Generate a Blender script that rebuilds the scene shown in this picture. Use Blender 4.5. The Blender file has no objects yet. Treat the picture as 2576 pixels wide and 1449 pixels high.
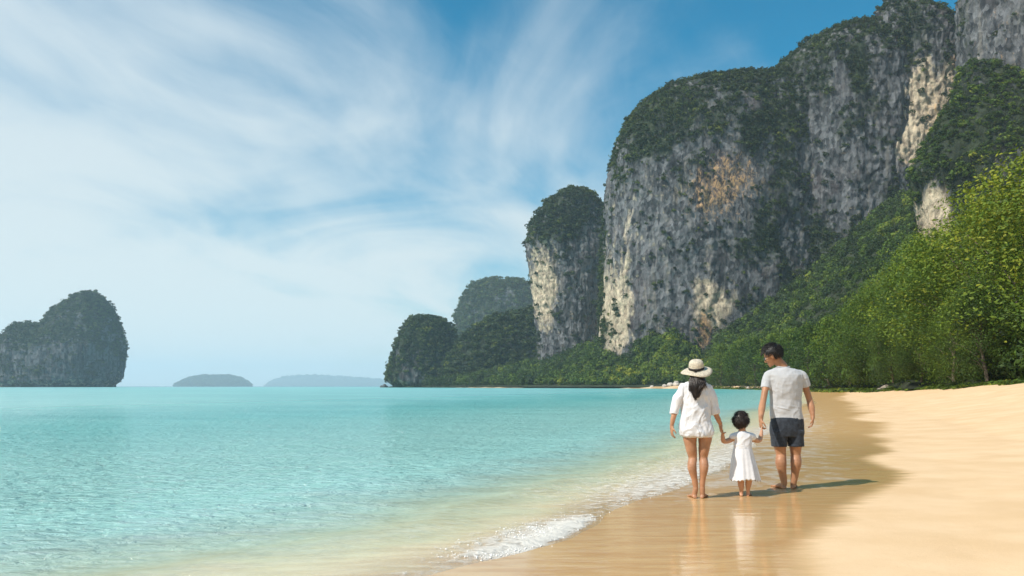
import bpy, bmesh, math, random
import numpy as np
from mathutils import Vector, Matrix, Euler

random.seed(7)
rng = np.random.default_rng(7)
scene = bpy.context.scene
COL = scene.collection

# ------------------------------------------------------------------ camera
CAM_H = 1.25
cam_d = bpy.data.cameras.new("camera")
cam = bpy.data.objects.new("camera", cam_d)
COL.objects.link(cam)
cam.location = (0, 0, CAM_H)
cam.rotation_euler = (math.radians(90), 0, 0)
cam_d.lens = 28.0
cam_d.sensor_width = 36.0
cam_d.shift_y = 0.0961
cam_d.clip_start = 0.1
cam_d.clip_end = 40000
scene.camera = cam

# ------------------------------------------------------------------ light
SUN_EL = math.radians(46)
SHADOW = math.radians(29)            # direction the shadows fall, from +X towards +Y
to_sun = Vector((-math.cos(SHADOW) * math.cos(SUN_EL), -math.sin(SHADOW) * math.cos(SUN_EL), math.sin(SUN_EL)))
sun_d = bpy.data.lights.new("sun", 'SUN')
sun_d.energy = 4.9
sun_d.angle = math.radians(0.53)
sun_d.color = (1.0, 0.94, 0.85)
sun = bpy.data.objects.new("sun", sun_d)
COL.objects.link(sun)
sun.rotation_euler = (-to_sun).to_track_quat('-Z', 'Y').to_euler()
sun.location = (-60, -30, 80)

scene.view_settings.view_transform = 'Standard'
scene.view_settings.look = 'None'
scene.view_settings.exposure = 0.1
scene.view_settings.gamma = 1.0
scene.cycles.use_denoising = True
scene.cycles.max_bounces = 8
scene.cycles.diffuse_bounces = 3
scene.cycles.glossy_bounces = 3
scene.cycles.transmission_bounces = 4
scene.cycles.volume_bounces = 1
scene.cycles.transparent_max_bounces = 8
scene.cycles.caustics_reflective = False
scene.cycles.caustics_refractive = False


class NT:
    """small node-tree writer"""
    def __init__(self, tree):
        self.t = tree
        self.t.nodes.clear()

    def n(self, typ, **kw):
        nd = self.t.nodes.new(typ)
        ins = kw.pop('ins', {})
        for k, v in kw.items():
            setattr(nd, k, v)
        for k, v in ins.items():
            self.put(nd.inputs[k], v)
        return nd

    def put(self, sock, v):
        if isinstance(v, bpy.types.NodeSocket):
            self.t.links.new(v, sock)
        elif isinstance(v, bpy.types.Node):
            self.t.links.new(v.outputs[0], sock)
        else:
            if sock.type == 'RGBA' and hasattr(v, '__len__') and len(v) == 3:
                v = (*v, 1.0)
            sock.default_value = v

    def math(self, op, a, b=0.0, c=None, clamp=False):
        nd = self.n('ShaderNodeMath', operation=op, use_clamp=clamp)
        self.put(nd.inputs[0], a)
        self.put(nd.inputs[1], b)
        if c is not None:
            self.put(nd.inputs[2], c)
        return nd.outputs[0]

    def mix(self, fac, a, b, blend='MIX'):
        nd = self.n('ShaderNodeMix', data_type='RGBA', blend_type=blend)
        self.put(nd.inputs[0], fac)
        self.put(nd.inputs[6], a)
        self.put(nd.inputs[7], b)
        return nd.outputs[2]

    def mixs(self, fac, a, b):
        nd = self.n('ShaderNodeMixShader')
        self.put(nd.inputs[0], fac)
        self.put(nd.inputs[1], a)
        self.put(nd.inputs[2], b)
        return nd.outputs[0]

    def noise(self, vec, scale, detail=4, rough=0.55, dist=0.0):
        nd = self.n('ShaderNodeTexNoise', ins={'Scale': scale, 'Detail': detail, 'Roughness': rough, 'Distortion': dist})
        if vec is not None:
            self.put(nd.inputs['Vector'], vec)
        return nd.outputs[0]

    def mapr(self, v, a, b, c=0.0, d=1.0, smooth=True):
        nd = self.n('ShaderNodeMapRange', interpolation_type='SMOOTHSTEP' if smooth else 'LINEAR')
        for i, x in enumerate((v, a, b, c, d)):
            self.put(nd.inputs[i], x)
        return nd.outputs[0]

    def mapping(self, vec, scale=(1, 1, 1), rot=(0, 0, 0), loc=(0, 0, 0)):
        nd = self.n('ShaderNodeMapping', ins={'Vector': vec, 'Scale': scale, 'Rotation': rot, 'Location': loc})
        return nd.outputs[0]

    def attr(self, name):
        return self.n('ShaderNodeAttribute', attribute_name=name).outputs['Fac']

    def bump(self, h, strength, dist, normal=None):
        nd = self.n('ShaderNodeBump', ins={'Height': h, 'Strength': strength, 'Distance': dist})
        if normal is not None:
            self.put(nd.inputs['Normal'], normal)
        return nd.outputs[0]


# ------------------------------------------------------------------ sky
world = bpy.data.worlds.new("World")
scene.world = world
world.use_nodes = True
w = NT(world.node_tree)
sky = w.n('ShaderNodeTexSky', sky_type='NISHITA', sun_disc=False, sun_elevation=SUN_EL,
          sun_rotation=math.atan2(to_sun.x, to_sun.y), altitude=0.0, air_density=1.0, dust_density=0.6, ozone_density=2.0)
tc = w.n('ShaderNodeTexCoord').outputs['Generated']
sep = w.n('ShaderNodeSeparateXYZ', ins={0: tc})
zc = w.math('MAXIMUM', sep.outputs[2], 0.0)
den = w.math('ADD', zc, 0.22)
px_ = w.math('DIVIDE', sep.outputs[0], den)
py_ = w.math('DIVIDE', sep.outputs[1], den)
cp = w.n('ShaderNodeCombineXYZ', ins={0: px_, 1: py_, 2: 0.0}).outputs[0]
rot1 = w.mapping(cp, rot=(0, 0, math.radians(-72)))
c1 = w.noise(w.mapping(rot1, scale=(0.95, 1.25, 1), loc=(1.7, 0.55, 0)), 1.2, 5, 0.48, 1.7)
c2 = w.noise(w.mapping(rot1, scale=(0.7, 1.0, 1), loc=(5.3, 2.1, 0)), 1.3, 3, 0.45, 0.9)
c3 = w.noise(w.mapping(rot1, scale=(1.2, 3.0, 1), loc=(0.4, 3.2, 0)), 2.6, 5, 0.6, 1.2)
cl = w.math('ADD', w.math('ADD', w.math('MULTIPLY', c1, 0.72), w.math('MULTIPLY', c2, 0.5)), w.math('MULTIPLY', w.math('SUBTRACT', c3, 0.5), 0.11))
# thicker cloud low over the sea and out to the left, clear blue overhead to the right
lr = w.mapr(sep.outputs[0], -0.60, 0.35, 0.27, -0.13, smooth=False)
low = w.mapr(sep.outputs[2], 0.0, 0.42, 0.34, -0.04, smooth=False)
cl = w.math('ADD', w.math('ADD', cl, lr), low)
cov = w.mapr(cl, 0.50, 1.03, 0.0, 0.95)
skyc = w.n('ShaderNodeHueSaturation', ins={'Hue': 0.478, 'Saturation': 1.62, 'Value': 1.08, 'Color': sky.outputs[0]}).outputs[0]
cloudc = w.mix(w.mapr(sep.outputs[2], 0.0, 0.5), (6.7, 7.4, 7.5, 1), (5.6, 6.5, 7.1, 1))
skymix = w.mix(cov, skyc, cloudc)
bg = w.n('ShaderNodeBackground', ins={'Color': skymix, 'Strength': 0.11})
wo = w.n('ShaderNodeOutputWorld')
w.put(wo.inputs[0], bg)

# ------------------------------------------------------------------ picture helpers (where a thing stands, in metres)
F = 2003.6          # focal length in units of a 2576 px wide view
CX, HY = 1288.0, 972.0


def PX(px, py, d):
    return ((px - CX) / F * d, d, CAM_H + (HY - py) / F * d)


# ------------------------------------------------------------------ numpy noise
def _h(ix, iy, iz, seed):
    n = (ix.astype(np.int64) * 374761393 + iy.astype(np.int64) * 668265263 + iz.astype(np.int64) * 1274126177 + seed * 974634777) & 0xFFFFFFFF
    n = ((n ^ (n >> 13)) * 1274126177) & 0xFFFFFFFF
    n = ((n ^ (n >> 16)) * 2246822519) & 0xFFFFFFFF
    n = n ^ (n >> 15)
    return (n & 0xFFFFFF) / float(0xFFFFFF)


def vnoise(p, seed=0):
    p = np.asarray(p, dtype=np.float64)
    i = np.floor(p).astype(np.int64)
    f = p - i
    u = f * f * f * (f * (f * 6 - 15) + 10)
    r = 0
    for dx in (0, 1):
        for dy in (0, 1):
            for dz in (0, 1):
                wgt = (u[:, 0] if dx else 1 - u[:, 0]) * (u[:, 1] if dy else 1 - u[:, 1]) * (u[:, 2] if dz else 1 - u[:, 2])
                r = r + wgt * _h(i[:, 0] + dx, i[:, 1] + dy, i[:, 2] + dz, seed)
    return r


def fbm(p, octv=4, seed=0, gain=0.5):
    a, s, t = 1.0, 0.0, 0.0
    q = np.array(p, dtype=np.float64)
    for o in range(octv):
        s = s + a * vnoise(q, seed + o * 17)
        t += a
        a *= gain
        q = q * 2.03 + 11.7
    return s / t


def ridged(p, octv=4, seed=0, gain=0.5):
    a, s, t = 1.0, 0.0, 0.0
    q = np.array(p, dtype=np.float64)
    for o in range(octv):
        s = s + a * (1 - np.abs(2 * vnoise(q, seed + o * 31) - 1))
        t += a
        a *= gain
        q = q * 2.07 + 5.3
    return s / t


def sstep(x, a, b):
    t = np.clip((x - a) / (b - a), 0, 1)
    return t * t * (3 - 2 * t)


# ------------------------------------------------------------------ object helpers
def tag(o, label=None, cat=None, group=None, kind=None):
    if label:
        o['label'] = label
    if cat:
        o['category'] = cat
    if group:
        o['group'] = group
    if kind:
        o['kind'] = kind
    return o


def empty(name, loc, label, cat, group=None, rz=0.0):
    o = bpy.data.objects.new(name, None)
    COL.objects.link(o)
    o.location = loc
    o.rotation_euler = (0, 0, rz)
    o.empty_display_size = 0.3
    return tag(o, label, cat, group)


def np_mesh(name, verts, faces, smooth=True, attrs=None):
    """faces: (n,3) or (n,4) int array, or list of such arrays"""
    me = bpy.data.meshes.new(name)
    fl = faces if isinstance(faces, list) else [faces]
    fl = [np.asarray(f, dtype=np.int32) for f in fl if len(f)]
    verts = np.asarray(verts, dtype=np.float32)
    me.vertices.add(len(verts))
    me.vertices.foreach_set('co', verts.ravel())
    nl = sum(f.size for f in fl)
    npoly = sum(len(f) for f in fl)
    me.loops.add(nl)
    me.polygons.add(npoly)
    me.loops.foreach_set('vertex_index', np.concatenate([f.ravel() for f in fl]))
    tot = np.concatenate([np.full(len(f), f.shape[1], dtype=np.int32) for f in fl])
    st = np.concatenate([[0], np.cumsum(tot)[:-1]]).astype(np.int32)
    me.polygons.foreach_set('loop_start', st)
    me.polygons.foreach_set('use_smooth', np.full(npoly, smooth, dtype=bool))
    for k, v in (attrs or {}).items():
        a = me.attributes.new(k, 'FLOAT', 'POINT')
        a.data.foreach_set('value', np.asarray(v, dtype=np.float32))
    me.update(calc_edges=True)
    me.validate()
    return me


def obj(name, me, mat, parent=None, world_verts=True):
    o = bpy.data.objects.new(name, me)
    COL.objects.link(o)
    if mat is not None:
        me.materials.clear()
        me.materials.append(mat)
    if parent is not None:
        o.parent = parent
        if world_verts:                      # mesh is in world space: undo the parent's place
            o.matrix_parent_inverse = Matrix.LocRotScale(parent.location, parent.rotation_euler, None).inverted()
    return o


def grid_faces(nr, nc, wrap=False):
    i = np.arange(nr - 1)[:, None]
    j = np.arange(nc if wrap else nc - 1)[None, :]
    j2 = (j + 1) % nc
    f = np.stack([i * nc + j, i * nc + j2, (i + 1) * nc + j2, (i + 1) * nc + j], -1)
    return f.reshape(-1, 4)


# ------------------------------------------------------------------ materials
def new_mat(name):
    m = bpy.data.materials.new(name)
    m.use_nodes = True
    return m, NT(m.node_tree)


def out(t, s, vol=None):
    o = t.n('ShaderNodeOutputMaterial')
    if s is not None:
        t.put(o.inputs[0], s)
    if vol is not None:
        t.put(o.inputs[1], vol)


def mat_sand():
    m, t = new_mat('sand')
    geo = t.n('ShaderNodeNewGeometry').outputs['Position']
    wet = t.attr('wet')
    n1 = t.noise(t.mapping(geo, scale=(1, 1, 1)), 0.9, 5, 0.6)
    n2 = t.noise(geo, 22.0, 3, 0.6)
    n3 = t.noise(t.mapping(geo, rot=(0, 0, math.radians(-20)), scale=(0.7, 3.2, 1)), 2.2, 4, 0.6, 0.6)
    nf = t.noise(geo, 160.0, 2, 0.6)
    dry = t.mix(t.mapr(n1, 0.3, 0.7), (0.70, 0.475, 0.262, 1), (0.79, 0.56, 0.335, 1))
    dry = t.mix(t.math('MULTIPLY', t.mapr(nf, 0.42, 0.72), 0.16), dry, (0.52, 0.35, 0.20, 1))
    wetc = t.mix(t.mapr(n3, 0.34, 0.68), (0.56, 0.315, 0.118, 1), (0.69, 0.44, 0.19, 1))
    swash = t.mapr(t.math('ADD', t.noise(geo, 2.6, 6, 0.68, 0.8), t.math('MULTIPLY', t.attr('film'), 0.30)), 0.70, 0.95)
    wetc = t.mix(t.math('MULTIPLY', swash, 0.75), wetc, (0.82, 0.72, 0.62, 1))
    wj = t.mapr(t.math('ADD', wet, t.math('MULTIPLY', t.math('SUBTRACT', n3, 0.5), 0.9)), 0.15, 0.85)
    col = t.mix(t.attr('bed'), t.mix(wj, dry, wetc), t.mix(t.mapr(n3, 0.3, 0.7), (0.72, 0.56, 0.36, 1), (0.86, 0.72, 0.50, 1)))
    hb = t.math('ADD', t.math('MULTIPLY', n2, 0.6), t.math('MULTIPLY', nf, 0.4))
    b1 = t.bump(hb, t.mapr(wj, 0, 1, 0.35, 0.03, smooth=False), 0.02)
    gl = t.bump(n3, 0.10, 0.05, t.bump(n2, 0.05, 0.01))
    p = t.n('ShaderNodeBsdfPrincipled', ins={'Base Color': col, 'Roughness': t.mapr(wj, 0, 1, 0.95, 0.55, smooth=False),
            'Normal': b1, 'Specular IOR Level': 0.25, 'Coat Weight': t.math('MULTIPLY', t.math('MULTIPLY', t.math('MULTIPLY', wj, t.attr('gloss')), t.math('SUBTRACT', 1.0, t.attr('bed'))), t.mapr(n3, 0.3, 0.7, 0.8, 1.0)),
            'Coat Roughness': 0.065, 'Coat IOR': 1.33, 'Coat Normal': gl})
    out(t, p)
    return m


def mat_water():
    m, t = new_mat('sea_water')
    geo = t.n('ShaderNodeNewGeometry').outputs['Position']
    sd = t.attr('off')          # metres from the waterline
    foam_a = t.attr('foam')
    # ripples, longer crests along the shore
    v1 = t.mapping(geo, rot=(0, 0, math.radians(24)), scale=(1.0, 2.2, 1))
    r1 = t.noise(v1, 4.2, 5, 0.6, 0.5)
    r2 = t.noise(v1, 0.55, 3, 0.5, 0.3)
    r3 = t.noise(v1, 0.09, 3, 0.5, 0.2)
    h = t.math('ADD', t.math('MULTIPLY', r1, 0.42), t.math('ADD', t.math('MULTIPLY', r2, 0.30), t.math('MULTIPLY', r3, 1.7)))
    nrm = t.bump(h, 1.0, t.mapr(sd, 0.0, 6.0, 0.07, 0.55, smooth=False))
    fr = t.n('ShaderNodeFresnel', ins={'IOR': 1.33, 'Normal': nrm}).outputs[0]
    fr = t.math('MULTIPLY', fr, t.mapr(sd, 0.3, 4.0, 0.26, 0.44), clamp=True)
    gloss = t.n('ShaderNodeBsdfGlossy', ins={'Color': (1, 1, 1, 1), 'Roughness': t.mapr(sd, 2.0, 60.0, 0.05, 0.34), 'Normal': nrm})
    patch = t.noise(geo, 0.045, 3, 0.55)
    patch2 = t.noise(v1, 0.8, 3, 0.55, 0.4)
    sdj = t.math('ADD', sd, t.math('MULTIPLY', t.math('SUBTRACT', patch2, 0.5), 1.6))
    murk = t.mapr(sdj, 0.2, 4.2, 0.06, 0.97)
    shallow = (0.70, 0.69, 0.46, 1)
    mid = (0.36, 0.70, 0.62, 1)
    deep = t.mix(t.mapr(patch, 0.35, 0.65), (0.12, 0.52, 0.49, 1), (0.19, 0.62, 0.57, 1))
    far = (0.03, 0.22, 0.26, 1)
    c = t.mix(t.mapr(sdj, 0.4, 3.4), shallow, mid)
    c = t.mix(t.mapr(sdj, 3.0, 22.0), c, deep)
    c = t.mix(t.mapr(t.math('ADD', sd, t.math('MULTIPLY', t.math('SUBTRACT', t.noise(geo, 0.006, 3, 0.6), 0.5), 900.0)), 250.0, 800.0), c, far)
    light_lift = t.math('MULTIPLY', t.math('MULTIPLY', murk, t.math('SUBTRACT', 1.0, murk)), 1.1)
    c = t.mix(light_lift, c, (0.88, 1.0, 0.84, 1))  # paler colour painted in for the sunlight half-murky water keeps off the bed
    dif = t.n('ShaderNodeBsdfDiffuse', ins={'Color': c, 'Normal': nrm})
    tr = t.n('ShaderNodeBsdfTransparent', ins={'Color': t.mix(t.mapr(sdj, 0.0, 3.0), (1, 0.98, 0.93, 1), (0.80, 0.97, 0.92, 1))})
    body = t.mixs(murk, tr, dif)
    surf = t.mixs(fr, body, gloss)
    # foam
    fn = t.noise(geo, 8.0, 6, 0.70, 0.6)
    fm = t.mapr(t.math('ADD', fn, t.math('MULTIPLY', foam_a, 0.60)), 0.66, 1.02)
    fm = t.math('MULTIPLY', fm, 0.85)
    fd = t.n('ShaderNodeBsdfDiffuse', ins={'Color': (0.80, 0.76, 0.68, 1), 'Normal': t.bump(fn, 0.8, 0.05)})
    out(t, t.mixs(fm, surf, fd))
    return m


def mat_rock(name, scale=1.0, dark=0.64):
    m, t = new_mat(name)
    geo = t.n('ShaderNodeNewGeometry')
    pos = geo.outputs['Position']
    s = 1.0 / scale
    warm, orange, veg = t.attr('warm'), t.attr('orange'), t.attr('veg')
    st = t.mapping(pos, scale=(s, s, s * 0.34))
    st2 = t.mapping(pos, scale=(s, s, s * 0.55))
    a = t.noise(st, 0.13, 5, 0.62, 0.5)
    b = t.noise(st2, 0.34, 6, 0.74, 0.4)
    d = t.noise(pos, 0.03 * s, 4, 0.6)
    vor = t.n('ShaderNodeTexVoronoi', feature='F1', ins={'Vector': st2, 'Scale': 0.36, 'Randomness': 1.0})
    cell = t.n('ShaderNodeSeparateColor', ins={0: vor.outputs['Color']}).outputs[0]
    grey = t.mix(t.mapr(b, 0.36, 0.62), (0.036, 0.041, 0.052, 1), (0.26, 0.27, 0.285, 1))
    grey = t.mix(t.mapr(cell, 0.1, 0.95, 0.0, 0.9), t.mix(0.5, grey, (0.035, 0.038, 0.046, 1)), t.mix(0.5, grey, (0.50, 0.51, 0.52, 1)))
    grey = t.mix(t.mapr(a, 0.54, 0.72, 0.0, 0.8), grey, (0.38, 0.37, 0.36, 1))
    grey = t.mix(t.math('MULTIPLY', t.mapr(a, 0.48, 0.32), 0.8), grey, (0.040, 0.041, 0.050, 1))
    grey = t.mix(t.math('MULTIPLY', t.mapr(d, 0.5, 0.7), 0.35), grey, (0.22, 0.16, 0.155, 1))
    stain = t.noise(t.mapping(pos, scale=(s, s, s * 0.05)), 0.22, 4, 0.6, 0.3)
    grey = t.mix(t.mapr(stain, 0.56, 0.70, 0.0, 0.7), grey, (0.035, 0.036, 0.042, 1))
    grey = t.mix(t.mapr(stain, 0.44, 0.30, 0.0, 0.55), grey, (0.42, 0.39, 0.34, 1))
    grey = t.n('ShaderNodeHueSaturation', ins={'Value': dark, 'Color': grey}).outputs[0]
    cream = t.mix(t.mapr(b, 0.32, 0.62), (0.26, 0.20, 0.15, 1), (0.74, 0.62, 0.44, 1))
    org = t.mix(t.mapr(b, 0.34, 0.64), (0.16, 0.095, 0.075, 1), (0.66, 0.41, 0.20, 1))
    wj = t.mapr(t.math('ADD', warm, t.math('MULTIPLY', t.math('SUBTRACT', a, 0.5), 1.6)), 0.30, 0.70)
    oj = t.mapr(t.math('ADD', orange, t.math('MULTIPLY', t.math('SUBTRACT', b, 0.5), 2.6)), 0.30, 0.95)
    c = t.mix(wj, grey, cream)
    c = t.mix(oj, c, org)
    vj = t.mapr(t.math('ADD', veg, t.math('MULTIPLY', t.math('SUBTRACT', b, 0.5), 1.6)), 0.22, 0.92)
    c = t.mix(t.math('MULTIPLY', vj, 0.88), c, t.mix(t.mapr(a, 0.4, 0.6), (0.012, 0.020, 0.009, 1), (0.030, 0.046, 0.015, 1)))
    hb = t.math('ADD', t.math('MULTIPLY', b, 0.6), t.math('MULTIPLY', vor.outputs[0], 0.2))
    nb = t.bump(hb, 1.0, 4.0 * scale)
    p = t.n('ShaderNodeBsdfPrincipled', ins={'Base Color': c, 'Roughness': 0.95, 'Specular IOR Level': 0.12, 'Normal': nb})
    out(t, p)
    return m


def mat_leaf(name, stops, transl=0.35):
    m, t = new_mat(name)
    ti = t.attr('tint')
    r = t.n('ShaderNodeValToRGB')
    t.put(r.inputs[0], ti)
    el = r.color_ramp.elements
    while len(el) < len(stops):
        el.new(0.5)
    for e, (p, c) in zip(el, stops):
        e.position = p
        e.color = (*c, 1)
    geo = t.n('ShaderNodeNewGeometry')
    n = t.noise(geo.outputs['Position'], 0.7, 2, 0.6)
    col = t.mix(t.mapr(n, 0.3, 0.7, 0.0, 0.35), r.outputs[0], (0.05, 0.075, 0.02, 1), 'MIX')
    p = t.n('ShaderNodeBsdfPrincipled', ins={'Base Color': col, 'Roughness': 0.6, 'Specular IOR Level': 0.25})
    tl = t.n('ShaderNodeBsdfTranslucent', ins={'Color': t.mix(0.5, col, (0.16, 0.22, 0.02, 1))})
    out(t, t.mixs(transl, p, tl))
    return m


def mat_simple(name, col, rough=0.7, var=0.25, nscale=8.0, bump=0.0, bdist=0.01, spec=0.3, sheen=0.0, sss=0.0, bscale=None):
    m, t = new_mat(name)
    tc = t.n('ShaderNodeTexCoord').outputs['Object']
    n = t.noise(tc, nscale, 4, 0.6)
    dk = tuple(c * (1 - var) for c in col)
    lt = tuple(min(1, c * (1 + var)) for c in col)
    c = t.mix(t.mapr(n, 0.3, 0.7), (*dk, 1), (*lt, 1))
    ins = {'Base Color': c, 'Roughness': rough, 'Specular IOR Level': spec}
    if sheen:
        ins['Sheen Weight'] = sheen
    if sss:
        ins['Subsurface Weight'] = sss
        ins['Subsurface Radius'] = (0.02, 0.008, 0.004)
        ins['Subsurface Scale'] = 0.3
    p = t.n('ShaderNodeBsdfPrincipled', ins=ins)
    if bump:
        t.put(p.inputs['Normal'], t.bump(t.noise(tc, bscale or nscale, 4, 0.65), bump, bdist))
    out(t, p)
    return m


M_sand = mat_sand()
M_water = mat_water()
M_rock = mat_rock('limestone', 1.0)
M_rock_far = mat_rock('limestone_far', 1.6, 0.50)
GREENS = [(0.0, (0.012, 0.026, 0.010)), (0.3, (0.030, 0.060, 0.015)), (0.6, (0.085, 0.150, 0.018)), (0.85, (0.19, 0.26, 0.022)), (1.0, (0.32, 0.33, 0.03))]
M_leaf = mat_leaf('foliage', GREENS, 0.30)
M_leaf_cliff = mat_leaf('cliff_foliage', [(0.0, (0.012, 0.024, 0.016)), (0.4, (0.032, 0.055, 0.022)), (0.75, (0.10, 0.135, 0.028)), (1.0, (0.24, 0.25, 0.04))], 0.25)
M_bark = mat_simple('bark', (0.13, 0.10, 0.075), 0.9, 0.4, 3.0, 0.6, 0.05)
M_soil = mat_simple('hill_soil', (0.030, 0.038, 0.018), 1.0, 0.4, 0.1)
M_stone = mat_simple('beach_stone', (0.24, 0.20, 0.16), 0.9, 0.45, 2.2, 0.8, 0.08)

# ------------------------------------------------------------------ the shore in plan
SHORE = [(-3000, -6000), (-260, -420), (-60, -75), (-14, -9.5), (-5.5, 0.2), (-2.4, 3.3), (-0.95, 4.8), (-0.2, 5.6), (0.18, 6.05), (0.62, 7.0),
         (1.40, 8.7), (2.2, 10.1), (3.3, 12.3), (4.7, 15.6), (6.7, 21.2), (9.5, 28.5), (13.1, 37.5), (19.0, 51), (26, 68), (45, 120), (70, 190),
         (92, 270), (99, 340), (95, 420), (75, 500), (40, 575), (-10, 670), (-60, 810), (-110, 930), (-118, 1010), (-60, 1120), (300, 1600), (4000, 4200)]
WETL = [(-3000, -6020), (-252, -425), (-50, -80), (-8, -14), (-1.0, -3.0), (1.3, 3.2), (1.88, 5.2), (2.22, 6.0), (3.02, 7.32), (4.27, 9.04), (5.0, 10.6), (6.2, 13.4), (9.25, 19.7),
        (15.4, 34.8), (23.1, 53.3), (36, 87), (54, 128), (77, 190), (98, 268), (105, 340), (101, 423), (79, 505), (44, 580), (-5, 676), (-50, 815), (-100, 925), (-100, 1010), (-50, 1110), (310, 1590), (4010, 4190)]


def smooth_line(P, k=6):
    P = np.array(P, float)
    o = []
    for i in range(len(P) - 1):
        p0, p1, p2, p3 = P[max(i - 1, 0)], P[i], P[i + 1], P[min(i + 2, len(P) - 1)]
        l = np.linalg.norm(p2 - p1)
        m1 = (p2 - p0) / max(np.linalg.norm(p2 - p0), 1e-6) * l
        m2 = (p3 - p1) / max(np.linalg.norm(p3 - p1), 1e-6) * l
        for t in np.arange(k) / k:
            o.append((2 * t**3 - 3 * t**2 + 1) * p1 + (t**3 - 2 * t**2 + t) * m1 + (-2 * t**3 + 3 * t**2) * p2 + (t**3 - t**2) * m2)
    o.append(P[-1])
    return np.array(o)


SH, WL = smooth_line(SHORE), smooth_line(WETL)


def signed(L, x, y):
    """distance to the line; positive on its left (the sea side)"""
    best = np.full(x.shape, 1e18)
    sg = np.ones(x.shape)
    for i in range(len(L) - 1):
        a, b = L[i], L[i + 1]
        e = b - a
        ll = e @ e
        t = np.clip(((x - a[0]) * e[0] + (y - a[1]) * e[1]) / ll, 0, 1)
        dx, dy = x - (a[0] + t * e[0]), y - (a[1] + t * e[1])
        d2 = dx * dx + dy * dy
        m = d2 < best
        best = np.where(m, d2, best)
        sg = np.where(m, np.sign(e[0] * dy - e[1] * dx), sg)
    return np.sqrt(best) * np.where(sg == 0, 1, sg)


def shore_off(x, y):
    s = signed(SH, x, y)
    p = np.stack([x, y, np.zeros_like(x)], -1)
    wob = (fbm(p * 0.9, 3, 5) - 0.5) * 0.22 + (fbm(p * 0.12, 2, 9) - 0.5) * np.clip(np.hypot(x, y) - 12, 0, 30) * 0.06
    return s + wob


def sand_z(off):
    l = -off
    land = np.interp(l, [0, 1.5, 3, 5, 8, 13, 22, 60, 300, 2000], [0, 0.012, 0.04, 0.16, 0.62, 1.45, 2.0, 2.5, 3.0, 4.0])
    sea = -np.interp(off, [0, 0.6, 3, 8, 30, 120, 8000], [0, 0.012, 0.12, 0.55, 2.2, 4.5, 5.0])
    return np.where(off < 0, land, sea)


def polar(nr, na_front, r0, r1, rmid, frac):
    k = int(nr * frac)
    r = np.concatenate([[r0], np.geomspace(2.5, rmid, k), np.geomspace(rmid, r1, nr - k)[1:]])
    a = np.concatenate([np.linspace(-42, 42, na_front), np.linspace(42, 318, 80)[1:-1]])
    a = np.radians(90 - a)
    R, A = np.meshgrid(r, a, indexing='ij')
    return R * np.cos(A), R * np.sin(A), len(r), len(a)


EXT = 15000.0
# sand: one sheet, beach and sea floor
gx, gy, nr, na = polar(300, 330, 0.3, EXT, 60, 0.66)
sx, sy = gx.ravel(), gy.ravel()
off = shore_off(sx, sy)
p3 = np.stack([sx, sy, np.zeros_like(sx)], -1)
wetd = signed(WL, sx, sy) + (fbm(p3 * 0.45, 3, 21) - 0.5) * 0.9 * np.clip(np.hypot(sx, sy) / 15, 0.5, 3)
wk = np.clip(np.hypot(sx, sy) / 11, 1, 4)
wet = sstep(wetd / wk, -0.30, 0.36)
gloss = 1 - 0.62 * sstep(sy, 11, 24)
wet = np.maximum(wet, sstep(off, -1.6, -0.6))
film = sstep(sy, 6.5, 10.5) * sstep(-sy, -70, -30) * sstep(off, -3.2, -0.6) * wet
sz = sand_z(off)
dryk = 1 - wet
sz = sz + dryk * (fbm(p3 * 0.8, 3, 3) - 0.5) * 0.03 + dryk * (fbm(p3 * 0.1, 2, 4) - 0.5) * 0.25 * np.clip((-off - 5) / 20, 0, 1)
ff = grid_faces(nr, na, True)
beach = obj('sand_beach', np_mesh('sand_beach', np.stack([sx, sy, sz], -1), ff[:, ::-1], True, {'wet': wet, 'film': film, 'gloss': gloss, 'bed': sstep(off, 0.05, 0.9)}), M_sand)
tag(beach, 'pale golden sand beach, wet and shiny along the waterline', kind='structure')


def ground_z(x, y):
    return float(sand_z(shore_off(np.array([x]), np.array([y])))[0])


# water sheet
gx, gy, nr, na = polar(420, 420, 0.3, EXT, 60, 0.72)
sx, sy = gx.ravel(), gy.ravel()
off = shore_off(sx, sy)
p3 = np.stack([sx, sy, np.zeros_like(sx)], -1)
dist = np.hypot(sx, sy)
near = sstep(-sy, -34, -12)
jit = (fbm(p3 * 0.7, 3, 41) - 0.5)
# last little wave breaking at the waterline, and a second low swell behind it
brk = sstep(-np.abs(sy - 6.75 + 1.2 * jit), -1.25, -0.2)
w1 = np.exp(-((off - 0.20 - 0.25 * jit) / 0.15) ** 2) * (0.008 + 0.010 * brk) * near
w2 = np.exp(-((off - 1.45 - 0.9 * jit) / 0.22) ** 2) * 0.035 * near
w3 = np.exp(-((off - 3.6 - 1.4 * jit) / 0.5) ** 2) * 0.03 * near
rp = np.stack([sx * 0.91 + sy * 0.41, -sx * 0.41 + sy * 0.91, np.zeros_like(sx)], -1)
chop = (fbm(rp * np.array([1.3, 3.0, 1]), 3, 51) - 0.5) * 0.035 * sstep(off, 0.2, 4.0) * sstep(-dist, -60, -20)
wz = w1 + w2 + w3 + chop - 0.002
core = np.where(off > 0.12, np.exp(-((off - 0.12) / (0.16 + 0.34 * sstep(sy, 5.2, 6.6))) ** 2), np.exp(-((off - 0.12) / 0.12) ** 2))
lace = np.exp(-(np.clip(off, 0, None) / 1.1) ** 2) * sstep(off, -0.1, 0.1)
band = np.clip(0.20 * core + 0.52 * core * brk + 0.19 * lace + 0.10 * np.exp(-((off - 1.5) / 0.5) ** 2), 0, 1) * sstep(-sy, -60, -8)
swash = sstep(sy, 7.5, 10) * sstep(-sy, -34, -22) * np.exp(-((off - 0.6) / 0.9) ** 2) * 0.34
foam = np.clip(band + swash, 0, 1)
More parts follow.
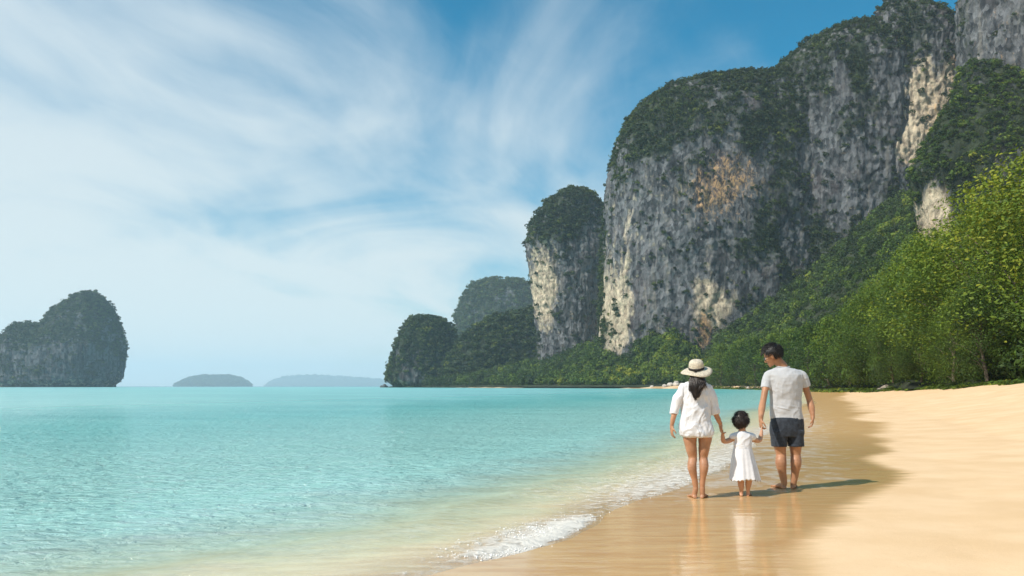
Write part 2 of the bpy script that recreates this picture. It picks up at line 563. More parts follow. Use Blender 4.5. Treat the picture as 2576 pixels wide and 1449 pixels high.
ff = grid_faces(nr, na, True)
keep = (off[ff].max(axis=1) > -0.25)
wm = np_mesh('sea', np.stack([sx, sy, wz], -1), ff[keep][:, ::-1], True, {'off': off, 'foam': foam})
bm = bmesh.new(); bm.from_mesh(wm)
bmesh.ops.delete(bm, geom=[v for v in bm.verts if not v.link_faces], context='VERTS')
bm.to_mesh(wm); bm.free()
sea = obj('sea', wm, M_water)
tag(sea, 'calm turquoise sea, clear and sandy near the shore', kind='structure')

# froth: little heaps of bubbles along the breaking edge
rf = np.random.default_rng(12)
nf_ = 190000
fx, fy = rf.uniform(-1.6, 4.5, nf_), rf.uniform(4.4, 13.0, nf_)
fo_ = shore_off(fx, fy)
fj = fbm(np.stack([fx * 2.2, fy * 2.2, fx * 0], -1), 3, 61)
fb = sstep(-np.abs(fy - 6.8 + 1.4 * (fj - .5)), -1.2, -0.2)
dens = np.where(fo_ > 0.08, np.exp(-((fo_ - 0.08) / (0.10 + 0.30 * sstep(fy, 5.2, 6.6))) ** 2), np.exp(-((fo_ - 0.08) / 0.05) ** 2)) * (0.05 + 0.95 * fb) * sstep(fj, 0.36, 0.58)
ok = rf.uniform(0, 1, nf_) < dens * 0.5
fx, fy, fo_ = fx[ok], fy[ok], fo_[ok]
nfk = len(fx)
oc = np.array([(1, 0, 0), (-1, 0, 0), (0, 1, 0), (0, -1, 0), (0, 0, 1), (.6, .6, .5), (-.6, .6, .5), (-.6, -.6, .5), (.6, -.6, .5)], float)
of = np.array([(0, 2, 5), (2, 1, 6), (1, 3, 7), (3, 0, 8), (5, 2, 6), (6, 1, 7), (7, 3, 8), (8, 0, 5), (5, 6, 4), (6, 7, 4), (7, 8, 4), (8, 5, 4)])
fs = rf.uniform(0.003, 0.010, nfk) * rf.uniform(0.5, 1.2, nfk)
fz = np.maximum(sand_z(fo_), 0.0) + np.exp(-((fo_ - 0.20) / 0.15) ** 2) * 0.008
FV = (oc[None] * fs[:, None, None] * np.array([1, 1, 0.75]) * rf.uniform(0.7, 1.3, (nfk, 9, 1)) + np.stack([fx, fy, fz], -1)[:, None, :]).reshape(-1, 3)
FF = (of[None] + (np.arange(nfk) * 9)[:, None, None]).reshape(-1, 3)
M_foam = mat_simple('foam', (0.82, 0.80, 0.76), 0.5, 0.06, 30, 0, 0, 0.4)
fm_o = obj('sea_foam', np_mesh('sea_foam', FV, FF), M_foam)
tag(fm_o, 'white froth where the last small wave breaks on the sand', kind='stuff')

# ------------------------------------------------------------------ leaf clumps (numpy templates)
def leaf_quads(centers, normals, size, rnd, aspect=0.55, tilt=0.38):
    n = len(centers)
    nn = normals + rnd.normal(0, tilt, (n, 3))
    nn /= np.linalg.norm(nn, axis=1, keepdims=True) + 1e-9
    r = rnd.normal(0, 1, (n, 3))
    u = np.cross(nn, r); u /= np.linalg.norm(u, axis=1, keepdims=True) + 1e-9
    v = np.cross(nn, u)
    s = (size * rnd.uniform(0.6, 1.4, n))[:, None]
    a = aspect * s
    p0, p1, p2, p3_ = centers - u * s, centers - v * a + nn * s * 0.12, centers + u * s, centers + v * a + nn * s * 0.12
    V = np.stack([p0, p1, p2, p3_], 1).reshape(-1, 3)
    Fq = np.arange(4 * n).reshape(-1, 4)
    return V, Fq


def clump(n, leaf, seed, lobes=5, flat=0.8):
    """unit-radius bush: leaves on the shells of a few lobes"""
    r = np.random.default_rng(seed)
    lc = r.normal(0, 1, (lobes, 3)); lc /= np.linalg.norm(lc, axis=1, keepdims=True)
    lc[:, 2] = np.abs(lc[:, 2]) * 0.8
    lc *= r.uniform(0.35, 0.6, (lobes, 1))
    lr = r.uniform(0.35, 0.55, lobes)
    k = r.integers(0, lobes, n)
    d = r.normal(0, 1, (n, 3)); d[:, 2] += 0.35
    d /= np.linalg.norm(d, axis=1, keepdims=True)
    c = lc[k] + d * lr[k][:, None] * r.uniform(0.75, 1.05, (n, 1))
    V, Fq = leaf_quads(c, d, leaf, r)
    V[:, 2] *= flat
    tv = np.repeat(r.normal(0, 0.10, n) + np.repeat(0, n) + r.normal(0, 0.06, lobes)[k], 4)
    return V, Fq, tv


def scatter(templates, pos, scl, tint, seed=0, up=None):
    r = np.random.default_rng(seed)
    Vs, Fs, Ts = [], [], []
    base = 0
    n = len(pos)
    which = r.integers(0, len(templates), n)
    ang = r.uniform(0, 2 * np.pi, n)
    for ti, (V, Fq, tv) in enumerate(templates):
        idx = np.where(which == ti)[0]
        if not len(idx):
            continue
        c, s = np.cos(ang[idx]), np.sin(ang[idx])
        X = V[None, :, 0] * c[:, None] - V[None, :, 1] * s[:, None]
        Y = V[None, :, 0] * s[:, None] + V[None, :, 1] * c[:, None]
        Z = np.broadcast_to(V[None, :, 2], X.shape)
        P = np.stack([X, Y, Z], -1) * (scl[idx][:, None, None] if scl.ndim == 1 else scl[idx][:, None, :])
        P = P + pos[idx][:, None, :]
        Vs.append(P.reshape(-1, 3))
        Fs.append((Fq[None] + (np.arange(len(idx)) * len(V))[:, None, None] + base).reshape(-1, 4))
        Ts.append((tint[idx][:, None] + tv[None]).ravel())
        base += len(idx) * len(V)
    return np.concatenate(Vs), np.concatenate(Fs), np.clip(np.concatenate(Ts), 0, 1)


BUSH = [clump(46, 0.26, 100 + i, 4) for i in range(6)]
CROWN = [clump(190, 0.135, 200 + i, 9, 0.85) for i in range(6)]

# ------------------------------------------------------------------ limestone towers
def tower(name, label, cat, D, sl, ratio=0.8, expo=2.5, nu=300, nv=220, amp=2.0, lam=9.0, seed=1, veg0=0.0, vegtop=(0.15, 0.6),
          blobs=(), bare=(), warm=(), orange=(), mat=None, nb=600, bs=(2.0, 4.5), tint=(0.25, 0.2), warm0=0.0, group=None, notch=0.0, leafmat=None):
    sl = sorted(sl, key=lambda s: -s[0])                     # bottom first
    ys = np.array([s[0] for s in sl], float)
    xl = np.array([s[1] for s in sl], float); xr = np.array([s[2] for s in sl], float)
    # param along the silhouette so that rounded tops are well sampled
    seg = np.hypot(np.diff(ys), np.maximum(np.abs(np.diff(xl)), np.abs(np.diff(xr))))
    u = np.concatenate([[0], np.cumsum(seg)])
    uu = np.linspace(0, u[-1], nv)
    def sm(v):
        q = np.interp(uu, u, v)
        k = max(3, nv // 40) | 1
        pad = np.pad(q, k // 2, mode='edge')
        return np.convolve(pad, np.ones(k) / k, 'valid')
    Y_, L_, R_ = sm(ys), sm(xl), sm(xr)
    k = D / F
    Z = CAM_H + (HY - Y_) * k
    Z[0] -= 4 * D / 400.0
    cx = ((L_ + R_) / 2 - CX) * k
    rx = (R_ - L_) / 2 * k
    rmax = rx.max()
    ry = rmax * ratio * (rx / rmax) ** 0.8
    th = np.linspace(0, 2 * np.pi, nu, endpoint=False)
    c, s = np.cos(th), np.sin(th)
    cc = np.sign(c) * np.abs(c) ** (2 / expo); ss = np.sign(s) * np.abs(s) ** (2 / expo)
    X = cx[:, None] + rx[:, None] * cc[None]
    Yw = D + ry[:, None] * ss[None]
    Zg = np.repeat(Z[:, None], nu, 1)
    P = np.stack([X, Yw, Zg], -1).reshape(-1, 3)
    nrm = np.stack([np.broadcast_to(cc, X.shape), np.broadcast_to(ss, X.shape), np.full(X.shape, 0.15)], -1).reshape(-1, 3)
    nrm /= np.linalg.norm(nrm, axis=1, keepdims=True)
    q = P / lam
    big = fbm(q * np.array([0.35, 0.35, 0.16]), 3, seed) - 0.5
    flute = ridged(q * np.array([1, 1, 0.22]), 4, seed + 3) - 0.6
    lump = fbm(q * np.array([1.6, 1.6, 1.1]), 4, seed + 7) - 0.5
    edge = np.repeat(np.clip(rx / (0.35 * rmax), 0.15, 1), nu)
    knob = ridged(q * np.array([3.0, 3.0, 1.7]), 3, seed + 19) - 0.6
    disp = amp * (2.4 * big - 2.0 * flute + 1.9 * lump - 1.7 * knob) * edge
    P = P + nrm * disp[:, None]
    if notch:                                                # sea-cut notch at the foot
        zt = (P[:, 2] - 0) / notch
        P -= nrm * (np.exp(-((zt - 0.35) / 0.5) ** 2) * notch * 0.7)[:, None]
    faces = grid_faces(nv, nu, True)
    top = P[-nu:].mean(axis=0)
    P = np.vstack([P, top])
    q = P / lam
    last = (nv - 1) * nu
    cap = np.stack([last + np.arange(nu), last + (np.arange(nu) + 1) % nu, np.full(nu, len(P) - 1)], -1)
    me = np_mesh(name, P, [faces, cap])
    N = np.zeros(len(P) * 3, dtype=np.float32)
    me.vertex_normals.foreach_get('vector', N)
    N = N.reshape(-1, 3)
    sxp = CX + P[:, 0] / P[:, 1] * F
    syp = HY - (P[:, 2] - CAM_H) / P[:, 1] * F
    def blob(bl):
        a = np.zeros(len(P))
        for (bx, by, brx, bry, wt) in bl:
            a = a + wt * np.exp(-(((sxp - bx) / brx) ** 2 + ((syp - by) / bry) ** 2))
        return a
    nz = vnoise(q * 0.55 + 3, seed + 11)
    nl = fbm(q * np.array([0.9, 0.9, 0.7]), 3, seed + 13)
    veg = veg0 + sstep(N[:, 2], vegtop[0], vegtop[1]) * 0.95 + (nz - 0.5) * 0.7 + (nl - 0.5) * 1.7 + blob(blobs) - blob(bare)
    veg = np.clip(veg, 0, 1)
    under = sstep(-N[:, 2], 0.05, 0.5) * 0.35
    wm_ = np.clip(warm0 + 1.7 * blob(warm) + under, 0, 1)
    og = np.clip(1.5 * blob(orange), 0, 1)
    for kname, v in (('veg', veg), ('warm', wm_), ('orange', og)):
        a = me.attributes.new(kname, 'FLOAT', 'POINT')
        a.data.foreach_set('value', v.astype(np.float32))
    root = empty(name, (cx[0], D, 0), label, cat, group)
    obj('rock_face', me, mat or M_rock, root)
    # shrubs and trees clinging to it
    fq = faces
    fc = P[fq].mean(1); fn = N[fq].mean(1)
    fa = np.linalg.norm(np.cross(P[fq[:, 1]] - P[fq[:, 0]], P[fq[:, 3]] - P[fq[:, 0]]), axis=1)
    tocam = np.array([0, 0, CAM_H]) - fc
    tocam /= np.linalg.norm(tocam, axis=1, keepdims=True)
    vis = (fn * tocam).sum(1) > -0.25
    wgt = fa * vis * (0.06 + sstep(veg[fq].mean(1), 0.18, 0.85))
    if nb and wgt.sum() > 0:
        r = np.random.default_rng(seed + 99)
        idx = r.choice(len(fq), nb, p=wgt / wgt.sum())
        sc = r.uniform(bs[0], bs[1], nb) * r.uniform(0.5, 1.25, nb)
        pos = fc[idx] + fn[idx] * (sc * 0.15)[:, None] + r.normal(0, 0.4, (nb, 3))
        lowk = np.clip((vnoise(pos / (lam * 1.2), seed + 5) - 0.5), -0.5, 0.5)
        tn = tint[0] + 0.06 + r.normal(0, tint[1] * 0.95, nb) + lowk * tint[1] * 2.2
        V, Fq2, T = scatter(BUSH, pos, sc, tn, seed)
        o = obj('vegetation', np_mesh('vegetation', V, Fq2, True, {'tint': T}), leafmat or M_leaf_cliff, root)
        tag(o, kind='stuff')
    return root


A_ = dict(
    sl=[(201, 1895, 1940), (211, 1850, 1975), (223, 1790, 2010), (238, 1705, 2040), (264, 1626, 2062), (304, 1580, 2075), (352, 1555, 2080), (430, 1535, 2080), (600, 1523, 2080), (750, 1515, 2080), (860, 1508, 2080), (972, 1510, 2080)],
)
tower('limestone_cliff', 'huge grey limestone cliff with a flat wooded top, left block of the main wall', 'cliff', 640, A_['sl'], 0.8, 3.0, 460, 330, 1.7, 11, 3,
      veg0=0.0, vegtop=(-0.1, 0.9),
      blobs=[(1640, 320, 150, 110, .42), (1800, 290, 160, 110, .42), (1920, 330, 90, 140, .32), (1870, 620, 140, 60, .50), (1960, 520, 50, 160, .42), (1510, 700, 12, 200, .8), (1640, 560, 120, 200, .10)],
      bare=[(1820, 470, 90, 60, .6), (1590, 650, 60, 200, .4), (1680, 600, 70, 200, .4)],
      warm=[(1540, 800, 55, 100, .52), (1560, 620, 60, 150, .2), (1790, 765, 60, 80, .5), (1700, 470, 90, 70, .15)],
      orange=[(1835, 455, 105, 80, .42), (1772, 830, 20, 50, .75), (1780, 500, 60, 60, .18)], nb=4600, bs=(1.5, 3.6), tint=(0.30, 0.2))
tower('limestone_cliff', 'tall rounded grey limestone cliff in the middle of the main wall', 'cliff', 622,
      [(86, 2120, 2190), (90, 2085, 2215), (100, 2058, 2240), (130, 2003, 2250), (165, 1962, 2260), (200, 1932, 2270), (300, 1925, 2280), (600, 1922, 2280), (972, 1922, 2280)], 1.1, 2.3, 360, 300, 1.9, 11, 8,
      veg0=0.10, vegtop=(0.0, 0.7), blobs=[(2130, 150, 110, 70, .45), (1990, 250, 60, 160, .2), (1975, 420, 35, 220, .45), (2050, 590, 140, 70, .6), (2165, 250, 22, 150, .5)],
      bare=[(2060, 380, 60, 120, .25)], warm=[(2080, 480, 60, 80, .1)], nb=2300, bs=(1.7, 3.8), tint=(0.24, 0.18))
tower('limestone_cliff', 'highest pointed limestone peak with a cream and ochre rock scar', 'cliff', 590,
      [(-12, 2240, 2262), (5, 2222, 2310), (22, 2210, 2345), (45, 2196, 2378), (80, 2181, 2410), (110, 2175, 2430), (180, 2171, 2445), (300, 2155, 2465), (420, 2118, 2470), (520, 2100, 2470), (700, 2090, 2470), (972, 2090, 2470)], 0.55, 2.3, 360, 320, 2.1, 10, 15,
      veg0=-0.12, vegtop=(0.1, 0.55), blobs=[(2270, 90, 80, 90, .8), (2300, 170, 60, 60, .5), (2180, 160, 12, 150, .5), (2220, 500, 120, 70, .8)],
      bare=[(2340, 290, 60, 120, .9), (2220, 330, 60, 120, .5)], warm=[(2325, 290, 62, 115, .8), (2150, 440, 28, 40, .6), (2240, 330, 60, 90, .2), (2395, 200, 18, 60, .5)],
      orange=[(2350, 300, 34, 90, .36), (2400, 170, 14, 60, .4), (2290, 400, 25, 30, .3)], nb=1300, bs=(1.8, 3.8), tint=(0.25, 0.18))
tower('limestone_cliff', 'sheer mauve grey limestone wall rising out of the top right corner', 'cliff', 520,
      [(-300, 2600, 2700), (-200, 2480, 2900), (-60, 2432, 3000), (100, 2424, 3050), (250, 2424, 3050), (972, 2424, 3050)], 0.5, 2.6, 300, 260, 2.0, 9, 22,
      veg0=-0.05, blobs=[(2440, 150, 25, 150, .5)], orange=[(2520, 100, 80, 100, .12)], nb=400, bs=(1.5, 3.2), tint=(0.2, 0.15))
tower('wooded_crag', 'steep green overgrown crag beside the ochre scar, bare cream rock at its foot', 'crag', 400,
      [(165, 2424, 2470), (185, 2416, 2540), (215, 2408, 2620), (280, 2382, 2750), (340, 2344, 2820), (410, 2302, 2880), (430, 2297, 2890), (500, 2310, 2900), (560, 2318, 2900), (620, 2322, 2900), (972, 2330, 2900)], 0.55, 2.2, 320, 260, 1.2, 8, 31,
      veg0=0.85, bare=[(2352, 550, 40, 70, 1.6)], warm=[(2350, 560, 45, 80, .9)], orange=[(2345, 580, 30, 50, .3)], nb=4600, bs=(1.4, 2.9), tint=(0.42, 0.20), leafmat=M_leaf)
tower('limestone_tower', 'narrow limestone tower with a wooded dome, left of the main wall', 'cliff', 830,
      [(481, 1436, 1464), (488, 1408, 1488), (508, 1377, 1508), (540, 1352, 1520), (580, 1333, 1530), (620, 1325, 1536), (680, 1331, 1532), (760, 1341, 1522), (850, 1352, 1515), (972, 1345, 1525)], 0.85, 2.3, 300, 280, 1.9, 12, 41,
      veg0=-0.08, vegtop=(0.05, 0.45), blobs=[(1440, 560, 90, 70, .7), (1380, 560, 40, 40, .2)], bare=[(1370, 720, 40, 90, .5)], warm=[(1368, 720, 30, 90, .75)], nb=900, bs=(2.6, 5.4), tint=(0.2, 0.16))
tower('wooded_dome', 'hazy blue green wooded dome behind the narrow tower', 'hill', 1700,
      [(705, 1240, 1290), (710, 1208, 1318), (722, 1186, 1340), (745, 1166, 1360), (785, 1151, 1375), (840, 1143, 1385), (972, 1140, 1390)], 0.8, 2.3, 240, 180, 2.0, 14, 47,
      veg0=0.75, nb=1500, bs=(5.5, 11), tint=(0.34, 0.16))
tower('wooded_hill', 'dark wooded slope at the foot of the narrow tower', 'hill', 880,
      [(776, 1355, 1395), (786, 1300, 1425), (800, 1240, 1450), (830, 1185, 1475), (865, 1152, 1495), (910, 1125, 1510), (972, 1100, 1525)], 0.4, 2.1, 260, 180, 2.0, 12, 53,
      veg0=0.85, nb=1700, bs=(3.2, 6.5), tint=(0.32, 0.22))
tower('limestone_headland', 'low rounded rocky headland covered in scrub at the end of the bay', 'headland', 930,
      [(797, 1055, 1080), (802, 1035, 1108), (815, 1018, 1128), (835, 1007, 1143), (865, 996, 1156), (900, 986, 1165), (940, 977, 1170), (962, 976, 1172), (972, 980, 1172)], 0.7, 2.4, 280, 220, 2.0, 12, 61,
      veg0=0.62, blobs=[(1060, 820, 70, 60, .4)], bare=[(1010, 900, 40, 60, .2), (1070, 955, 90, 14, .6)], nb=1100, bs=(2.8, 5.6), tint=(0.3, 0.2), notch=7.0, mat=M_rock_far)
tower('limestone_island', 'big dark humped limestone island in the sea, its taller round peak', 'island', 1450,
      [(731, 220, 230), (738, 203, 245), (750, 184, 259), (770, 160, 273), (795, 128, 286), (830, 108, 297), (870, 60, 303), (910, 45, 302), (950, 38, 294), (966, 36, 286), (972, 36, 283)], 0.8, 2.4, 300, 240, 2.6, 18, 71,
      veg0=0.2, vegtop=(0.0, 0.6), blobs=[(215, 760, 70, 50, .5), (150, 800, 70, 50, .4), (290, 830, 14, 80, .4)], bare=[(180, 960, 150, 10, .8)], nb=1400, bs=(2.6, 5.6), tint=(0.20, 0.2), notch=11, mat=M_rock_far,
      group=None)
tower('limestone_island', 'lower shoulder of the dark humped limestone island at the left edge', 'island', 1430,
      [(812, 60, 86), (816, 45, 100), (826, 30, 120), (840, 18, 140), (858, 8, 155), (885, -4, 170), (930, -9, 172), (972, -10, 165)], 0.8, 2.3, 240, 180, 2.6, 18, 77,
      veg0=0.2, vegtop=(0.0, 0.6), blobs=[(75, 830, 70, 40, .4)], bare=[(60, 960, 150, 10, .8)], nb=900, bs=(2.6, 5.6), tint=(0.18, 0.2), notch=11, mat=M_rock_far)
tower('low_island', 'low flat wooded island on the horizon, dim blue in the haze', 'island', 7500,
      [(944, 520, 570), (947, 498, 590), (952, 478, 606), (958, 462, 618), (965, 448, 627), (972, 440, 632)], 0.8, 2.1, 160, 80, 5, 60, 81,
      veg0=0.9, nb=1300, bs=(9, 18), tint=(0.25, 0.15))
tower('far_island', 'very pale long island on the horizon beside the headland', 'island', 13500,
      [(943, 770, 790), (945, 735, 830), (949, 708, 890), (954, 690, 960), (961, 677, 1010), (972, 662, 1040)], 0.3, 2.1, 160, 60, 6.0, 120, 85,
      veg0=0.9, nb=700, bs=(14, 26), tint=(0.25, 0.15))

# ------------------------------------------------------------------ forested slope under the cliffs
HP = np.array([1060, 1130, 1300, 1400, 1500, 1560, 1620, 1690, 1745, 1772, 1800, 1870, 1950, 2060, 2110, 2200, 2290, 2330, 2450, 2700, 2900], float)
HTOP = np.array([965, 945, 912, 896, 858, 872, 800, 768, 845, 876, 835, 770, 715, 635, 590, 520, 480, 660, 660, 640, 640], float)
HDB = np.array([870, 825, 650, 590, 536, 520, 508, 490, 470, 460, 445, 400, 350, 270, 230, 150, 115, 105, 88, 75, 70], float)
HDT = np.array([930, 910, 780, 720, 640, 620, 610, 600, 590, 585, 580, 590, 600, 600, 590, 560, 540, 390, 380, 370, 370], float)


def hill_point(px, t):
    db, dt, yt = np.interp(px, HP, HDB), np.interp(px, HP, HDT), np.interp(px, HP, HTOP)
    d = db + (dt - db) * t
    th = 7.0 * np.clip(dt / 600, 0.5, 1.5)
    zt = np.maximum((HY - yt) / F * dt - th * 0.7, 2.5)
    z = 2.0 + (zt - 2.0) * np.clip(t, 0, 1.4) ** 1.25
    return np.stack([(px - CX) / F * d, d, z], -1)


hp = np.linspace(1060, 2900, 200); ht = np.linspace(-0.08, 1.25, 60)
G = hill_point(*[a.ravel() for a in np.meshgrid(hp, ht)])
G[:, 2] += (fbm(G * 0.03, 3, 91) - 0.5) * 4 * np.clip(np.repeat(ht, 200) * 3, 0, 1)
G[:200, 2] = 1.0
hs = obj('hillside', np_mesh('hillside', G, grid_faces(60, 200)), M_soil)
tag(hs, 'dark sloping ground under the forest', kind='structure')
nt = 3600
r_ = np.random.default_rng(301)
hpx = r_.uniform(1075, 2450, nt); htt = r_.uniform(0, 1, nt) ** 0.9 * 1.04
pos = hill_point(hpx, htt)
sc = r_.uniform(2.6, 5.4, nt) * np.clip(pos[:, 1] / 480, 0.75, 1.6)
pos[:, 2] += sc * 0.25
cl_ = vnoise(pos / 38.0, 17) - 0.5
tn = 0.46 + cl_ * 0.5 + r_.normal(0, 0.20, nt) - 0.18 * sstep(pos[:, 1], 500, 850) + 0.10 * sstep(hpx, 1750, 2100) * sstep(-htt, -0.6, -0.1) - 0.12 * sstep(htt, 0.35, 0.9)
V, Fq, T = scatter(CROWN, pos, np.stack([sc, sc, sc * r_.uniform(0.8, 1.7, nt)], -1), tn, 5)
fo = obj('forest', np_mesh('forest', V, Fq, True, {'tint': T}), M_leaf)
tag(fo, 'dense green forest covering the slope below the cliffs', kind='stuff')

# ------------------------------------------------------------------ single trees along the back of the beach
def tube(pts, rad, n=8):
    """tapered tube with caps -> verts, quads(list), tris"""
    pts = [Vector(p) for p in pts]
    V, Fq = [], []
    prev = None
    for i, p in enumerate(pts):
        d = (pts[min(i + 1, len(pts) - 1)] - pts[max(i - 1, 0)]).normalized()
        if prev is None:
            a = d.orthogonal().normalized()
        else:
            a = (prev - d * prev.dot(d)).normalized()
        prev = a
        b = d.cross(a)
        for k in range(n):
            an = 2 * math.pi * k / n
            V.append(p + (a * math.cos(an) + b * math.sin(an)) * rad[i])
    for i in range(len(pts) - 1):
        for k in range(n):
            Fq.append((i * n + k, i * n + (k + 1) % n, (i + 1) * n + (k + 1) % n, (i + 1) * n + k))
    return [tuple(v) for v in V], Fq


def join(parts):
    V, Fq = [], []
    for v, f in parts:
        b = len(V)
        V += list(v)
        Fq += [tuple(i + b for i in q) for q in f]
    return np.array(V, float), np.array(Fq, int)


def tree_meshes(seed, H=15.0, R=5.5, nl=26000, leaf=0.115, low=0.0):
    r = np.random.default_rng(seed)
    parts = []
    lean = r.normal(0, 0.04, 2)
    tp = [(lean[0] * z + 0.15 * math.sin(z), lean[1] * z + 0.12 * math.cos(z * 0.8), z) for z in np.linspace(-0.4, H * 0.6, 8)]
    parts.append(tube(tp, np.linspace(0.26, 0.06, 8), 8))
    nlobe = 72
    lobes = []
    for i in range(nlobe):
        h = low + (1 - low) * r.uniform(0, 1) ** 0.85
        prof = math.sin(math.pi * min(1, (h * 0.86 + 0.16))) ** 0.6
        a = r.uniform(0, 2 * math.pi)
        rr = R * prof * r.uniform(0.35, 0.92)
        c = np.array([rr * math.cos(a) + lean[0] * h * H, rr * math.sin(a) + lean[1] * h * H, h * H * 0.94])
        lobes.append((c, r.uniform(1.2, 2.2) * R / 5.5))
    for c, lr in lobes[:18]:
        s = tp[int(np.clip(c[2] / H * 6, 1, 6))]
        s = np.array(s); s[2] = min(s[2], c[2] - 0.4)
        mid = (s + c) / 2 + np.array([0, 0, 0.5])
        parts.append(tube([s, mid, c], [0.10, 0.06, 0.025], 5))
    tv, tf = join(parts)
    trunk = np_mesh('trunk', tv, tf)
    ar = np.array([l[1] ** 2 for l in lobes]); ar /= ar.sum()
    k = r.choice(nlobe, nl, p=ar)
    C = np.array([l[0] for l in lobes])[k]; LR = np.array([l[1] for l in lobes])[k]
    d = r.normal(0, 1, (nl, 3)); d[:, 2] += 0.25; d /= np.linalg.norm(d, axis=1, keepdims=True)
    c = C + d * (LR * r.uniform(0.55, 1.12, nl))[:, None]
    V, Fq = leaf_quads(c, d, leaf, r, 0.5, 0.5)
    tl = r.normal(0, 0.09, nlobe)
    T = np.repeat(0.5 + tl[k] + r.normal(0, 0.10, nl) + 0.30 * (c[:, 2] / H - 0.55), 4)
    return trunk, (V, Fq, np.clip(T, 0, 1))


TV = [tree_meshes(500 + i) for i in range(4)] + [tree_meshes(520 + i, nl=5200, leaf=0.26) for i in range(3)]


def crown_mesh(i, shift):
    V, Fq, T = TV[i][1]
    return np_mesh('crown', V, Fq, True, {'tint': np.clip(T + shift, 0, 1)})


CM = {}
TREES = [  # px, distance, y of the top, width factor, variant, tint shift, label
    (2700, 43, 620, 0.85, 0, .36, 'yellow green leafy tree cut by the right edge, nearest the camera'),
    (2590, 66, 415, 1.3, 1, .26, 'tallest leafy tree by the right edge, bright yellow green top'),
    (2475, 76, 505, 1.3, 2, .22, 'tall leafy tree second from the right edge, sunlit crown'),
    (2378, 88, 590, 1.3, 3, .14, 'leafy green tree standing just in front of the bare cream rock'),
    (2300, 102, 655, 1.25, 0, .12, 'olive green tree left of the cream rock, above the beach stones'),
    (2215, 120, 715, 1.25, 1, .06, 'dark green tree over the low plants where the sand narrows'),
]
for i, (px, d, yt, wf, v, sh, lab) in enumerate(TREES):
    x, y, zt = PX(px, yt, d)
    g = 1.9
    key = (v, sh)
    if key not in CM:
        CM[key] = crown_mesh(v, sh)
    if lab is None:
        continue
    t_ = empty('broadleaf_tree', (x, y, g), lab, 'tree', 'leafy trees along the back of the beach', rz=i * 1.3)
    s = (zt - g) / 15.0
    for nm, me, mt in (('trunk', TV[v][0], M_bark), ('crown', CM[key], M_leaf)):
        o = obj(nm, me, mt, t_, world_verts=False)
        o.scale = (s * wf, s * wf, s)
EDGE = [(2140, 150, 775, .95), (2085, 175, 800, 1.0), (2035, 205, 815, 1.0), (1990, 245, 830, 1.05), (1945, 285, 842, 1.1), (1900, 330, 850, 1.1), (1860, 370, 858, 1.1),
        (1815, 410, 868, 1.1), (2245, 95, 800, 1.1), (2320, 84, 770, 1.1), (2400, 72, 740, 1.1), (2480, 63, 700, 1.1)]
for i, (px, d, yt, wf) in enumerate(EDGE):
    x, y, zt = PX(px, yt, d)
    v = i % 4 if d < 130 else 4 + i % 3
    key = (v, round((.0, .10, -.06)[i % 3], 2))
    if key not in CM:
        CM[key] = crown_mesh(*key)
    t_ = empty('broadleaf_tree', (x, y, 1.9), 'low bushy tree under the tall yellow green trees on the right' if d < 130 else 'dense green tree in the far row at the foot of the slope behind the man', 'tree',
               'bushy trees under the tall ones' if d < 130 else 'far row of trees at the foot of the slope', rz=i * 2.1)
    s = (zt - 1.9) / 15.0
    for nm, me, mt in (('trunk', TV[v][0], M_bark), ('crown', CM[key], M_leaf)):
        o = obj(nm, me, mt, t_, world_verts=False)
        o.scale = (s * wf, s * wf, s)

# low creeping plants where the sand ends
nb = 1500
r_ = np.random.default_rng(77)
ppx = np.concatenate([r_.uniform(2150, 2760, 1000), r_.uniform(1760, 2200, 500)])
pd = np.interp(ppx, [1760, 1850, 2000, 2085, 2140, 2205, 2285, 2362, 2452, 2560, 2760], [455, 385, 250, 182, 152, 118, 98, 84, 71, 60, 50]) * r_.uniform(0.86, 1.03, nb)
pos = np.stack([(ppx - CX) / F * pd, pd, np.zeros(nb)], -1)
pos[:, 2] = sand_z(shore_off(pos[:, 0], pos[:, 1])) - 0.05
sc = r_.uniform(0.25, 0.75, nb) * np.clip(pd / 90, 0.8, 2.2)
V, Fq, T = scatter(BUSH, pos, np.stack([sc * 1.3, sc * 1.3, sc * 0.8], -1), 0.55 + r_.normal(0, 0.2, nb), 9)
o = obj('beach_plants', np_mesh('beach_plants', V, Fq, True, {'tint': T}), M_leaf)
tag(o, 'low creeping green plants where the sand meets the trees', kind='stuff')


nb = 1200
ppx = np.concatenate([r_.uniform(2170, 2800, 1000), r_.uniform(1780, 2200, 200)])
pd = np.interp(ppx, [1760, 1850, 2000, 2085, 2140, 2205, 2285, 2362, 2452, 2560, 2760], [470, 398, 258, 190, 156, 119, 101, 87, 74.5, 63.5, 53]) * r_.uniform(0.97, 1.10, nb)
pos = np.stack([(ppx - CX) / F * pd, pd, np.zeros(nb)], -1)
sc = r_.uniform(1.0, 3.0, nb) * np.clip(pd / 110, 0.8, 2.0)
pos[:, 2] = 1.9 + sc * 0.35
tn = 0.50 + r_.normal(0, 0.12, nb) + 0.14 * (vnoise(pos / 9.0, 3) - 0.5) * 2
V, Fq, T = scatter([clump(420, 0.085, 400 + i, 9, 0.9) for i in range(4)], pos, np.stack([sc, sc, sc * r_.uniform(0.8, 1.8, nb)], -1), tn, 13)
o = obj('undergrowth', np_mesh('undergrowth', V, Fq, True, {'tint': T}), M_leaf)
tag(o, 'dense leafy undergrowth at the foot of the trees', kind='stuff')


